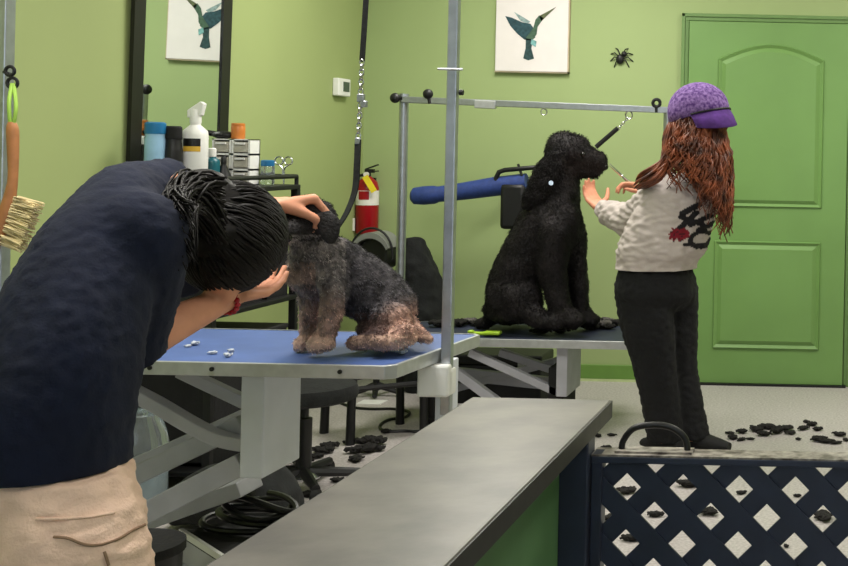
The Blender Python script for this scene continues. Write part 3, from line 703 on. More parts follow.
obj('crossbar_sleeve',MB().beam(P(475,104,Yg-.02),P(496,105,Yg-.02),.03,.038),'alu',gf,smooth=False,bevel=.003)
obj('arm_clamp',MB().span((pl0-.03,Yg-.04,BZ-.12),(bx0t+.04,Yg+.04,BZ-.036)),'black',gf,smooth=False,bevel=.004)
obj('arm_clamp',MB().span((bx1t-.05,Yg-.04,BZ-.12),(pr0+.03,Yg+.04,BZ-.036)),'black',gf,smooth=False,bevel=.004)
def knob(px,py,ax,stem):
    p=P(px,py,Yg-.03); k=MB().ell(p,(.024,.02,.024)); obj('knob',k,'black',gf); obj('knob_stem',MB().cyl(p,p+V(stem),.008,n=10),'black',gf)
knob(395,98,0,(.035,0,0)); knob(428,94,0,(.01,0,-.045))
p=P(656.5,103,Yg-.03); ey=MB().tube([p+V((.017*math.cos(q),0,.017*math.sin(q))) for q in [2*PI*i/18 for i in range(19)]],.008,8,cap=False).cyl(p+V((0,0,-.017)),p+V((0,0,-.045)),.007,n=10); obj('eye_bolt',ey,'black',gf)
p=P(544,112,Yg-.02); obj('ring',MB().tube([p+V((.014*math.cos(q),0,.014*math.sin(q))) for q in [2*PI*i/18 for i in range(19)]],.003,6,cap=False),'chrome',gf)
gl=thing('grooming_loop','black grooming loop clipped from the crossbar to the big black dog','grooming loop',P(600,145,Yg))
p=P(629,115,Yg-.02); 
rgm=MB().tube([p+V((.016*math.cos(q),0,.018*math.sin(q))) for q in [2*PI*i/18 for i in range(19)]],.0032,6,cap=False); chain_links(rgm,P(628,118,Yg-.02),P(618,129,Yg-.02),5,.008); obj('clip',rgm,'chrome',gl)
obj('sleeve',MB().cyl(P(618,128,Yg-.02),P(596,147,Yg-.02),.011,n=12),'black',gl)
# lime comb
p=P(484,331.5,5.60); p.z=BZ+.012
cbm=thing('lime_brush','lime green slicker brush on the left of the back table','brush',p-V((0,0,.012)))
obj('handle',MB().tube([p+V((-.065,0,.004)),p+V((-.02,0,.0)),p+V((.01,0,0))],[.006,.008,.01],10),'lime',cbm)
obj('head',MB().box(p+V((.04,0,.004)),(.075,.045,.016)).box(p+V((-.06,.0,.008)),(.025,.03,.012)),'lime',cbm,bevel=.005)
# ================================================================== COUNTER AND GATE
cz2=.80; cl0,cl1=-.756,-.480; ce=P(550,399,2.45).y
ctr=thing('service_counter','long grey laminate counter ledge on a green half wall','counter',((cl0+cl1)/2,1.4,0))
obj('countertop',MB().span((cl0,.25,cz2-.034),(cl1,2.452,cz2)),'laminate',ctr,smooth=False,bevel=.0015)
obj('edge_band',MB().span((cl1-.002,.25,cz2-.035),(cl1+.003,2.455,cz2-.002)).span((cl0,2.450,cz2-.035),(cl1+.003,2.455,cz2-.002)).span((cl0-.003,.25,cz2-.035),(cl0+.001,2.455,cz2-.002)),'lam_edge',ctr,smooth=False)
obj('half_wall',MB().span((cl0+.07,.25,0),(-.537,2.29,cz2-.034)),'panel_green',ctr,smooth=False)
obj('end_post',MB().span((-.538,2.27,0),(-.484,2.33,cz2-.034)),'navy_plastic',ctr,smooth=False,bevel=.003)
gy=2.30; gx0,gx1=-.482,.42
gz=P(700,455,gy).z
gt=thing('lattice_gate','dark navy lattice gate with a worn top rail in front of the girl','gate',((gx0+gx1)/2,gy,0))
# lattice
pc=P(684,487,gy+.01); pit=.1055; wd=pit/math.sqrt(2)*.5
zlo,zhi=.04,gz-.008
def clip(poly,ax,val,keepless):
    out=[]
    for i in range(len(poly)):
        a,b=poly[i],poly[(i+1)%len(poly)]; ia=(a[ax]<=val)==keepless; ib=(b[ax]<=val)==keepless
        if ia: out.append(a)
        if ia!=ib:
            t=(val-a[ax])/(b[ax]-a[ax]); out.append((a[0]+(b[0]-a[0])*t,a[1]+(b[1]-a[1])*t))
    return out
lt=MB()
for sgn,lay in ((1,0),(-1,1)):
    c0=pc.x+sgn*pc.z+pit/2
    for k in range(-14,15):
        c=c0+k*pit; hw=wd/2*math.sqrt(2)
        # strip: c-hw <= x+sgn*z <= c+hw
        poly=[(c-hw-sgn*zlo,zlo),(c+hw-sgn*zlo,zlo),(c+hw-sgn*zhi,zhi),(c-hw-sgn*zhi,zhi)]
        poly=clip(poly,0,gx1-.01,True)
        if len(poly)>2: poly=clip(poly,0,gx0+.008,False)
        if len(poly)>2: lt.prism(poly,(0,gy+.006*lay,0),(1,0,0),(0,0,1),-.0062)
obj('lattice_panel',lt,'navy_plastic',gt,smooth=False)
rm=MB().span((gx0,gy-.012,.02),(gx0+.02,gy+.03,gz)).span((gx1-.03,gy-.012,.02),(gx1,gy+.03,gz)).span((gx0,gy-.012,.02),(gx1,gy+.03,.06)); rm.span((gx0,gy-.014,gz-.016),(gx1,gy+.046,gz-.003)); obj('gate_frame',rm,'navy_plastic',gt,smooth=False,bevel=.002)
obj('worn_top',MB().span((gx0,gy-.013,gz-.004),(gx1,gy+.045,gz)),'worn_metal',gt,smooth=False)
ha=P(622,446,gy+.02); hbq=P(688,446,gy+.02); mzz=P(655,425,gy+.02).z
hp=[V((ha.x,gy+.02,gz-.002)),V((ha.x+.002,gy+.02,gz+.018)),V((ha.x+.022,gy+.02,gz+.043)),V((ha.x+.06,gy+.02,gz+.050)),V((hbq.x-.03,gy+.02,gz+.045)),V((hbq.x-.006,gy+.02,gz+.026)),V((hbq.x,gy+.02,gz-.002))]
obj('handle',MB().tube(smoothpath(hp),.0062,10),'black',gt)
obj('latch_plate',MB().span((ha.x-.01,gy+.0,gz),(hbq.x+.01,gy+.04,gz+.004)),'worn_metal',gt,smooth=False)
gp=MB().span((gx1,gy-.03,0),(gx1+.07,gy+.05,.82)); tag(obj('gate_post',gp,'panel_green',smooth=False,bevel=.004),'green post carrying the far right end of the lattice gate','post')
# ================================================================== HAIR CLIPPINGS
def clump_mesh(seed,n=26,r=.05):
    rnd=random.Random(seed); mb=MB()
    mb.ell((0,0,.006),(r*.7,r*.45,.009),nu=14,nv=6)
    for k in range(n):
        a=rnd.uniform(0,2*PI); q=r*rnd.uniform(.1,.75); c=V((q*math.cos(a),q*.7*math.sin(a),.004)); b=rnd.uniform(0,2*PI); rr=r*rnd.uniform(.18,.4)
        mb.tube([c+V((rr*math.cos(b+t*.9),rr*math.sin(b+t*.9),.004+.010*math.sin(t*.8))) for t in range(5)],[.005,.006,.006,.005,.002],5)
    me=mb.mesh('clump'); me.polygons.foreach_set('use_smooth',[True]*len(me.polygons)); return me
cms=[]
for k in range(4):
    me=clump_mesh(k+1); me.materials.append(M['clump']); cms.append(me)
gme=clump_mesh(9,34); gme.materials.append(M['clump_grey'])
def clumps(pts,label,group,meshes,zf=0.0,s=1.0,cat='hair clump'):
    rnd=random.Random(len(pts)*13+int(s*10))
    src=None
    for k,p in enumerate(pts):
        sc=s*(p[2] if len(p)>2 else 1)*((.62 if group!='black hair clumps near the stools' else .85) if zf==0 else 1)
        if src is None:
            o=bpy.data.objects.new('hair_clump',meshes[0]); C.objects.link(o); tag(o,label,cat,group); src=o
        else: o=src.copy(); o.data=meshes[k%len(meshes)]; C.objects.link(o)
        q=FL(p[0],p[1],zf) if not isinstance(p,V) else p
        o.location=(q.x,q.y,zf+.0035*sc); o.rotation_euler=(0,0,rnd.uniform(0,6.28)); o.scale=(sc*rnd.uniform(.8,1.2),sc*rnd.uniform(.8,1.2),sc*rnd.uniform(.8,1.2))
clumps([(742,433,1.2),(757,431,1.3),(768,429,1.5),(777,433,1.6),(764,436,1.3),(785,430,1.3),(791,434),(803,430,1.2),(812,426),(818,431),(806,423,.7),(733,439),(741,441,.8),(798,440,.6),(818,441,1.2),(828,443,1.1),(839,436,1.1),(836,444,.8),(730,434,.8),(750,440,.6),(846,441,.9)],'black hair clump on the grey floor before the green door','black hair clumps before the green door',cms)
clumps([(322,453,1.2),(329,449,1.1),(318,458,.8),(350,444,.9),(362,443,1.1),(374,444,1.2),(357,453,1.2),(368,452,1.3),(378,451,.9),(355,461,.9),(314,474,1.2),(322,473),(312,481,1.1),(341,474,.8),(304,463,1.1),(309,497,.9),(337,482,.7),(385,433,.7)],'black hair clump on the floor between the counter and the stools','black hair clumps near the stools',cms)
clumps([(626,493,1.5),(655,517,1.0),(709,514,1.4),(690,487,1.5),(742,494,.8),(822,519,1.5),(798,497,.6),(632,541,1.3),(786,547,.5),(609,520,1.1),(607,449,.9),(598,437,.8),(612,436,.7)],'black hair clump on the floor behind the lattice gate','black hair clumps behind the gate',cms)
clumps([(590,330,1.1),(600,328,1.2),(608,329,1),(614,326,1),(596,323,1),(606,322,.9),(440,327,1.2),(450,325,1.1),(460,326,1.2),(470,324,1),(478,326,.9),(560,333,1.0),(540,334,1)],'dark hair clump on the back grooming table','hair clumps on the back table',[cms[0],gme,cms[1],cms[2]],zf=BZ)
tm_=clump_mesh(21,12); tm_.materials.append(M['tuft_light'])
clumps([(195,345,.3),(213,354,.28),(228,357,.3),(231,352,.25),(402,354,.35),(394,352,.25),(188,347,.2)],'tiny pale hair tuft on the blue table mat','pale tufts on the blue table',[tm_],zf=TZ)
# ================================================================== SMALL DOG
def S_(px,py,d=0): return P(px,py,2.95+d)
dg=MB()
dg.loft([(S_(408,326,.08),V((.02,0,.025)),V((0,.03,0))),(S_(396,316,.08),V((.040,0,.042)),V((0,.07,0))),(S_(374,300,.06),V((.045,0,.058)),V((0,.078,0))),(S_(349,284,.03),V((.042,0,.066)),V((0,.08,0))),(S_(326,270,-.02),V((.052,0,.058)),V((0,.075,0))),(S_(312,252,-.06),V((.048,0,.032)),V((0,.052,0))),(S_(310,234,-.10),V((.042,0,.018)),V((0,.048,0)))],n=20)
dg.ell(S_(391,326,.0),(.054,.045,.048)); dg.ell(S_(391,326,.14),(.052,.045,.048)); dg.ell(S_(388,332,.06),(.07,.085,.038))
dg.ell(S_(312,274,-.02),(.055,.07,.07))
# head
dg.ell(S_(308,224,-.12),(.062,.058,.052)).cap(S_(298,230,-.16),.036,S_(289,238,-.21),.026)
# front legs
dg.chain([(S_(330,272,-.04),.045),(S_(335,300,-.06),.032),(S_(329,326,-.06),.025),(S_(325,345,-.06),.023),(S_(316,350,-.08),.022)])
dg.ell(S_(321,350,-.07),(.034,.026,.018))
dg.chain([(S_(312,268,.04),.042),(S_(310,300,.03),.028),(S_(309,328,.02),.022),(S_(308,345,.0),.02),(S_(301,350,-.02),.019)])
# hind feet
dg.chain([(S_(388,340,-.03),.03),(S_(362,347,-.05),.02),(S_(352,348,-.05),.017)])
dg.chain([(S_(405,340,-.04),.03),(S_(388,347,-.07),.022),(S_(376,348,-.08),.018)])
dg.chain([(S_(408,330,.06),.026),(S_(420,341,.05),.018),(S_(428,344,.05),.013)])
c_bl,c_gr,c_tan,c_pk=(26,23,24),(74,69,70),(176,134,114),(206,164,146)
def dogcol(p,n):
    u=CX+p.x*F/p.y; v=CY+(H-p.z)*F/p.y+(u-CX)*TH      # plain side-on markings of the coat, measured along body and height
    w=.5+.8*wobble(p,38)+.7*wobble(p,110)
    if v<240 and u<345: return mixc(c_bl,(44,40,42),w*.6)
    c=mixc((66,62,64),(142,134,132),w)
    dleg=max(0,min(1,(v-288)/26)) if u<348 else 0
    if u<348: c=mixc(c,mixc(c_pk,(118,100,94),w),dleg*.8)
    if u<318 and 268<v<290: c=mixc(c,c_tan,.4)
    if u>=348:
        saddle=(v-300)/20-(400-u)/90
        t=max(0,min(1,saddle))*max(0,min(1,(u-380)/14))
        c=mixc(mixc((40,38,42),(84,80,84),w),mixc(c_pk,(122,94,84),w),t)
        if u<392 and v>318: c=mixc(c,(82,56,50),.65)
    if v>340: c=mixc(c,(216,180,158),.6)
    return c
dme=blob(dg,.0055,7,disp=lambda p,n:.0035*wobble(p,45)+.002*wobble(p,90),colf=dogcol)
zmin=min(v.co.z for v in dme.vertices); dz=TZ+.0015-zmin
for v in dme.vertices: v.co.z+=dz
fm=fur(dme,13000,lambda p:.0085 if p.z>TZ+.05 else .006,lambda p,n:V((.45,0,-.9)),lambda p,n:tuple(min(255,1.25*q) for q in dogcol(p,n)),width=.0012,curl=.3)
for v in fm.vertices: v.co.z=max(v.co.z,TZ+.001)
dog=thing('small_dog','small grey and tan dog sitting on the blue grooming table','dog',S_(360,345,.03))
link('body',dme,'fur',dog,ang=180); link('fur',fm,'fur',dog,ang=180)
for px,d,s in ((327,-.165,-1),(316,-.03,1)):
    e=S_(px,222,d); m2=MB().loft([(e+V((-.012,0,.022)),V((.018,0,.004)),V((0,.01,0))),(e+V((.004,.004*s,.0)),V((.026,0,.006)),V((0,.01,0))),(e+V((.012,.008*s,-.03)),V((.020,0,.004)),V((0,.008,0))),(e+V((.014,.01*s,-.048)),V((.008,0,0)),V((0,.005,0)))],n=14)
    me=m2.mesh('ear'); paint(me,lambda p,n:(24,21,22)); link('ear',me,'fur',dog)
obj('nose',MB().ell(S_(286.5,238,-.235),(.012,.012,.010)),'eye',dog)
for d in (-.19,-.15): obj('eye',MB().ell(S_(297,222,d-.0),(.008,.008,.008)),'eye',dog)
# ================================================================== BIG BLACK DOG
def D_(px,py,d=0): return P(px-2,py,5.78+d)
bg=MB()
bg.loft([(D_(505,322),V((.06,0,.02)),V((0,.12,0))),(D_(514,304),V((.115,0,.0)),V((0,.17,0))),(D_(525,275),V((.145,0,.02)),V((0,.18,0))),(D_(540,245),V((.152,0,.03)),V((0,.18,0))),(D_(551,218),V((.138,0,.03)),V((0,.165,0))),(D_(558,196),V((.105,0,.02)),V((0,.12,0))),(D_(562,174),V((.09,0,.0)),V((0,.1,0)))],n=24)
bg.ell(D_(516,307,-.12),(.13,.09,.115)); bg.ell(D_(518,307,.12),(.13,.09,.115)); bg.ell(D_(512,316,0),(.12,.18,.07))
bg.ell(D_(568,159),(.102,.10,.094)); bg.ell(D_(578,156),(.068,.075,.062)); bg.cap(D_(582,163),.072,D_(599,170),.048).ell(D_(601,168),(.036,.046,.04)).cap(D_(578,174),.055,D_(596,178),.037)
bg.ell(D_(566,232,-.05),(.085,.12,.13))
bg.chain([(D_(556,240,-.12),.088),(D_(553,275,-.13),.07),(D_(558,300,-.14),.056),(D_(564,320,-.14),.05),(D_(575,328,-.16),.045)]); bg.ell(D_(575,328,-.16),(.065,.05,.032))
bg.chain([(D_(570,240,.06),.085),(D_(577,275,.08),.058),(D_(579,300,.08),.052),(D_(580,318,.07),.05),(D_(589,326,.05),.045)]); bg.ell(D_(590,327,.05),(.062,.05,.032))
bg.chain([(D_(528,318,-.14),.06),(D_(545,329,-.18),.04),(D_(556,331,-.19),.034)]); bg.chain([(D_(498,322,0),.04),(D_(488,330,.02),.03),(D_(480,331,.05),.022)])
def bcol(p,n):
    w=.5+.5*wobble(p,14)+.3*wobble(p,40); c=mixc((17,15,16),(42,38,39),w)
    if p.x>D_(575,0).x and p.z>D_(0+570,185).z and p.z<D_(570,158).z: c=mixc(c,(44,36,33),.5)
    return c
bme=blob(bg,.011,5,disp=lambda p,n:.006*wobble(p,14)+.003*wobble(p,34),colf=bcol)
zmin=min(v.co.z for v in bme.vertices); dz=BZ+.0015-zmin
for v in bme.vertices: v.co.z+=dz
bfm=fur(bme,20000,lambda p:.015 if p.z>BZ+.1 else .008,lambda p,n:V((.1,0,-1)),bcol,width=.0022,curl=.5)
for v in bfm.vertices: v.co.z=max(v.co.z,BZ+.001)
bd=thing('black_dog','big shaggy black dog sitting on the back grooming table','dog',D_(535,330))
link('body',bme,'fur_black',bd,ang=180); link('fur',bfm,'fur_black',bd,ang=180)
for d,s in ((-.115,-1),(.1,1)):
    e=D_(557,162,d); m2=MB().loft([(e+V((.02,0,.05)),V((.04,0,.0)),V((0,.025,0))),(e+V((-.01,.012*s,.0)),V((.066,0,.01)),V((0,.028,0))),(e+V((-.05,.02*s,-.10)),V((.075,0,.02)),V((0,.028,0))),(e+V((-.085,.02*s,-.18)),V((.06,0,.02)),V((0,.024,0))),(e+V((-.1,.02*s,-.215)),V((.02,0,0)),V((0,.012,0)))],n=18)
    eme=blob(m2,.01,3,disp=lambda p,n:.008*wobble(p,22),colf=bcol); ef=fur(eme,2600,lambda p:.018,lambda p,n:V((-.2,0,-1)),bcol,width=.0028,curl=.5,seed=8)
    er=link('ear',eme,'fur_black',bd,ang=180); link('ear_fur',ef,'fur_black',er,ang=180)
obj('nose',MB().ell(D_(607,167),(.016,.022,.016)),'eye',bd)
for d in (-.075,.075): obj('eye',MB().ell(D_(585,154.5,d),(.012,.012,.012)),'eye',bd)
obj('collar_tag',MB().cyl(D_(553,183,-.155),D_(553,183,-.165),.011,n=14),'chrome',bd)
# ================================================================== GROOMER IN NAVY TEE
gr=thing('person','groomer in navy tee and khaki pants bending over the small dog','person',(-1.28,2.0,0))
u=V((.66,-.75,0)); w_=V((.75,.66,0))
sh_r=P(132,240,2.17); el_r=P(121,350,2.22); wr_r=P(231,296,2.50); sh_l=V((-1.395,2.36,1.12)); el_l=V((-1.39,2.58,1.03)); wr_l=P(271,207,2.74)
hc=V((-1.264,2.49,1.098)); neck=V((-1.315,2.34,1.195))
bm_=MB()
dn=V((0,0,-1)); w3,w4,w5=w_*.8+dn*.6,w_*.6+dn*.8,w_*.38+dn*.92
bm_.loft([((-1.305,2.0,.74),u*.11,w_*.10),((-1.315,2.0,.82),u*.105,w_*.1),((-1.325,2.04,.93),u*.11,w_*.1),((-1.32,2.12,1.04),u*.12,w3*.095),((-1.325,2.22,1.12),u*.11,w4*.085),((-1.325,2.3,1.175),u*.07,w5*.055)],n=20)
bm_.chain([(neck,.052),(P(190,208,2.42),.050),(hc+V((0,-.03,0)),.055)])
# head: crown points away from the neck, face turned down to the dog
f_=V((.15,.45,-.88)).normalized(); up_=V((.02,.88,.46)).normalized(); sd_=f_.cross(up_).normalized(); up_=sd_.cross(f_); RH=Matrix((sd_,f_,up_)).transposed()
bm_.ell(hc,(.073,.088,.098),RH).ell(hc+f_*.03-up_*.05,(.052,.06,.06),RH).ell(hc+f_*.095-up_*.02,(.013,.02,.02),RH).ell(hc+f_*.07-up_*.085,(.025,.025,.02),RH)
for s in (-1,1): bm_.ell(hc+sd_*s*.075-up_*.01-f_*.005,(.012,.022,.032),RH)
bm_.chain([(sh_r,.05),(el_r,.038),(el_r+(wr_r-el_r)*.25,.040),(wr_r,.0245)])
bm_.chain([(sh_l,.05),(el_l,.038),(el_l+(wr_l-el_l)*.25,.040),(wr_l,.0245)])
fr=(P(291,282,2.70)-wr_r); hand(bm_,wr_r,fr,V((.0,.25,1)),V((-.8,.3,0)),(.25,.35,.3),.98)
hand(bm_,wr_l,V((.55,.75,.10)),V((.1,-.2,-1)),V((.8,-.6,0)),(1.0,1.15,.7),1.0,.04,(.7,.3,.5))
# legs inside the trousers
bm_.chain([((-1.285,1.985,.70),.065),((-1.228,1.96,.40),.055),((-1.22,1.94,.08),.04)]); bm_.chain([((-1.34,2.06,.70),.065),((-1.352,2.13,.40),.055),((-1.35,2.12,.08),.04)])
link('body',blob(bm_,.0052,4),'skin',gr,ang=180)
# tee
te=MB()
te.loft([((-1.325,2.0,.66),u*.138,w_*.128),((-1.325,2.0,.78),u*.138,w_*.132),((-1.322,2.03,.91),u*.136,w_*.128),((-1.322,2.11,1.03),u*.14,w3*.114),((-1.327,2.21,1.12),u*.135,w4*.108),((-1.33,2.285,1.175),u*.115,w5*.092),((-1.318,2.36,1.20),u*.075,w5*.07),((-1.31,2.42,1.205),u*.065,w5*.062)],n=28)
te.chain([(V((-1.33,2.2,1.11)),.105),(sh_r,.088),(sh_r+(el_r-sh_r)*.5,.086),(el_r+V((.0,-.02,.0)),.086),(el_r+V((.0,.01,-.06)),.088)])
te.chain([(V((-1.34,2.25,1.13)),.095),(sh_l,.075),(el_l+V((0,-.05,.02)),.075),(el_l,.07)])
e_n=(el_r-sh_r).normalized()
def folds(p,n):
    return .011*wobble((p.x*8,p.y*8,p.z*4),1)+.004*wobble((p.x*20,p.y*20,p.z*12),5)+.004*math.sin(p.z*60+8*wobble(p,6))*max(0,wobble(p,5,3))
tee=blob(te,.009,8,cuts=(((0,0,.765),(0,0,-1),(-1.285,2.0,.7),.24),(P(140,364,2.2),V((.16,.30,-.9)),el_r+V((.01,.03,-.06)),.125),(el_l,(el_l-sh_l)+V((0,.0,-.3)),el_l+V((0,.08,-.05)),.13),(V((-1.315,2.375,1.2)),V((.15,1,-.1)),V((-1.31,2.45,1.20)),.11)),disp=folds)
o=link('tee_shirt',tee,'navy_cloth',gr,ang=180); so=o.modifiers.new('thick','SOLIDIFY'); so.thickness=.003
# trousers
tr=MB()
tr.loft([((-1.335,2.0,.86),u*.10,w_*.10),((-1.33,2.0,.80),u*.115,w_*.11),((-1.302,2.005,.73),u*.128,w_*.118),((-1.278,2.005,.66),u*.128,w_*.115),((-1.268,2.01,.60),u*.09,w_*.07)],n=24)
tr.loft([((-1.275,1.97,.76),u*.09,w_*.1),((-1.220,1.943,.62),u*.102,w_*.108),((-1.210,1.943,.42),u*.088,w_*.09),((-1.222,1.94,.2),u*.08,w_*.08),((-1.22,1.935,.05),u*.08,w_*.078)],n=20)
tr.loft([((-1.315,2.05,.76),u*.1,w_*.105),((-1.325,2.085,.62),u*.094,w_*.096),((-1.335,2.12,.42),u*.088,w_*.09),((-1.352,2.13,.2),u*.08,w_*.08),((-1.35,2.12,.05),u*.08,w_*.078)],n=20)
pt=blob(tr,.009,5,disp=lambda p,n:.006*wobble((p.x*9,p.y*9,p.z*22),4)+.003*wobble(p,30))
pn=link('cargo_pants',pt,'khaki',gr,ang=180)
# cargo pocket and seams on the near leg
def leg_pt(px,py):                                 # where the ray of this pixel meets the near trouser leg
    u0,v0=UV(px,py); d=V((u0/F,1,-v0/F)); o0=V((0,0,H))
    base=world(pn); hit,loc,nn,_=pn.ray_cast(o0-base,d)
    return (loc+base+nn*.002) if hit else None
bpy.context.view_layer.update()
for nm,pts in (('pocket_seam',[(48,537),(62,539),(78,545),(95,545),(112,539),(126,531),(138,525)]),('pocket_pleat',[(98,552),(100,558),(102,566)]),('waist_seam',[(30,519),(60,519),(85,517),(108,513)])):
    q=[leg_pt(a[0]+6,a[1]) for a in pts]; q=[a for a in q if a]
    if len(q)>2: obj(nm,MB().tube(smoothpath(q),.0022,6),'khaki_dark' if nm!='waist_seam' else 'khaki',pn)
for c in (V((-1.215,1.96,0)),V((-1.345,2.145,0))):
    s=MB().loft([(c+V((-.05,-.07,.03)),V((.03,-.02,0)),V((0,0,.03))),(c+V((-.02,-.02,.045)),V((.036,-.025,0)),V((0,0,.042))),(c+V((.035,.04,.035)),V((.036,-.028,0)),V((0,0,.034))),(c+V((.09,.10,.022)),V((.03,-.024,0)),V((0,0,.022)))],n=16)
    obj('shoe',s,'black_matte',gr)
# hair
def hair_on_head(center,RM,rad,n,parent,m,seed,down,lenf,r0=.006,spread=.012):
    rnd=random.Random(seed); mb=MB()
    for k in range(n):
        d=V((rnd.gauss(0,1),rnd.gauss(0,1),rnd.gauss(0,1))).normalized()
        loc=RM.transposed()@d
        if loc.y>.45 and loc.z<.5: continue                     # leave the face
        L=lenf(loc)*rnd.uniform(.7,1.15); pts=[]; q=center+RM@V((loc.x*rad[0],loc.y*rad[1],loc.z*rad[2]))
        seedv=rnd.random()*20
        for j in range(7):
            pts.append(q.copy())
            rel=RM.transposed()@(q-center); nn=(RM@V((rel.x/rad[0]**2,rel.y/rad[1]**2,rel.z/rad[2]**2))).normalized()
            t=down-nn*down.dot(nn)*(1 if nn.dot(down)<.15 else .2)
            t=t.normalized() if t.length>1e-3 else V((0,0,-1))
            q=q+t*L/6+V((wobble(q,9,seedv),wobble(q,9,seedv+3),wobble(q,9,seedv+6)))*spread*.5
            rel=RM.transposed()@(q-center); e=math.sqrt((rel.x/rad[0])**2+(rel.y/rad[1])**2+(rel.z/rad[2])**2)
            if e<1.0: q=center+(q-center)/max(e,.3)*1.005
            elif e>1.05: q=center+(q-center)/e*1.05
        mb.tube(pts,[r0*.7,r0,r0,r0*.95,r0*.85,r0*.6,r0*.2],6)
    return mb
hcap=MB(); hcap.ell(hc-f_*.012+up_*.004,(.094,.100,.112),RH).ell(hc-f_*.045-up_*.06,(.075,.06,.06),RH).ell(hc+sd_*.02-f_*.01,(.075,.09,.1),RH).cap(P(200,203,2.43),.062,P(183,203,2.38),.05).cap(P(203,197,2.44),.058,hc+V((0,0,.02)),.09).cap(P(200,225,2.43),.06,P(184,235,2.37),.045)
hs=blob(hcap,.008,4,cuts=((hc+f_*.055,f_,None,0),),disp=lambda p,n:.004*wobble((p.x*40,p.y*12,p.z*40),2))
hr=link('hair',hs,'hair_dark',gr,ang=180)
hm=hair_on_head(hc-f_*.01,RH,(.097,.106,.116),1500,hr,'hair_dark',4,V((.15,.8,-.62)).normalized(),lambda l:.15 if l.z>-.3 else .12,.0032,.016)
rnd=random.Random(11)
for k in range(280):                                  # locks over the nape and behind the ear
    a=P(rnd.uniform(165,198),rnd.uniform(172,205),2.30+rnd.uniform(-.03,.03)); b=P(rnd.uniform(156,198),rnd.uniform(200,272),2.20+rnd.uniform(-.03,.03)); c_=P(rnd.uniform(190,228),rnd.uniform(176,245),2.36)
    hm.tube(smoothpath([c_,(a*.5+c_*.5)+V((rnd.uniform(-.01,.01),-.02,.01)),(a+b)/2+V((rnd.uniform(-.015,.015),-.02,0)),b],3),[.0022,.0026,.0026,.0026,.0026,.0026,.0024,.002,.0016,.0008],5)
obj('hair_locks',hm,'hair_dark',hr,ang=180)
# bracelet
bdir=(wr_r-el_r).normalized(); bc_=wr_r-bdir*.022; bx_,by_=perp(bdir); bb=MB()
for k in range(18): a=2*PI*k/18; bb.ell(bc_+(bx_*math.cos(a)+by_*math.sin(a))*.0305+bdir*.006*math.sin(a),.0056,nu=10,nv=8)
obj('bead_bracelet',bb,'bead',gr)
# ================================================================== GIRL WITH PURPLE CAP
def G(px,py,d=0): return P(px,py,5.30+d)
gi=thing('person','girl in purple cap and grey sweatshirt trimming the big black dog','person',(G(680,440).x,5.3,0))
fg=V((-.8,.6,0)); lg=V((.6,.8,0)); 
b2=MB()
hg=G(698,116)
b2.loft([(G(655,285),lg*.13,fg*.11),(G(660,258),lg*.12,fg*.1),(G(670,232),lg*.13,fg*.105),(G(680,205),lg*.15,fg*.1),(G(687,186),lg*.13,fg*.07)],n=20)
b2.chain([(G(690,178),.05),(G(695,150),.045),(hg+V((0,0,-.04)),.05)])
Rg=Matrix((lg,fg,V((0,0,1)))).transposed()
b2.ell(hg,(.072,.092,.108),Rg).ell(hg+fg*.03+V((0,0,-.06)),(.052,.06,.055),Rg).ell(hg+fg*.098+V((0,0,-.015)),(.013,.02,.02),Rg).ell(hg+fg*.08+V((0,0,-.065)),(.024,.02,.010),Rg)
for s in (-1,1): b2.ell(hg+lg*s*.072+V((0,0,-.01)),(.012,.022,.032),Rg)
gsl,gel,gwl=G(660,198,-.06),G(630,222,.12),G(600,208,.33)
b2.chain([(gsl,.05),(gel,.036),(gwl,.024)]); hand(b2,gwl,G(581,183,.45)-gwl,V((-.3,.2,1)),V((.6,.6,0)),(.3,.5,.4),.98,.03)
gsr,ger,gwr=G(690,195,.22),G(668,222,.34),G(648,196,.32)
b2.chain([(gsr,.05),(ger,.036),(gwr,.024)]); hand(b2,gwr,G(634,186,.32)-gwr,V((-.5,-.2,-.8)),V((-.1,-.9,.3)),(.6,.8,.5),.98)
b2.chain([(G(645,285,-.04),.085),(G(655,360,-.03),.06),(G(667,437,.0),.045)]); b2.chain([(G(672,285,.08),.085),(G(680,360,.08),.06),(G(695,435,.06),.045)])
link('body',blob(b2,.0062,3),'skin_far',gi,ang=180)
sw=MB()
sw.loft([(G(656,274),lg*.19,fg*.165),(G(657,262),lg*.185,fg*.16),(G(662,250),lg*.205,fg*.18),(G(669,228),lg*.205,fg*.165),(G(679,203),lg*.195,fg*.14),(G(686,186),lg*.155,fg*.10),(G(691,173),lg*.075,fg*.07)],n=28)
sw.chain([(gsl+V((.03,.04,.01)),.10),(gsl,.088),(gel,.075),(gel+(gwl-gel)*.6,.062),(gwl+(gel-gwl)*.12,.044)])
sw.chain([(gsr+V((-.03,-.04,0)),.10),(gsr,.085),(ger,.072),(gwr+(ger-gwr)*.1,.046)])
bn=-fg
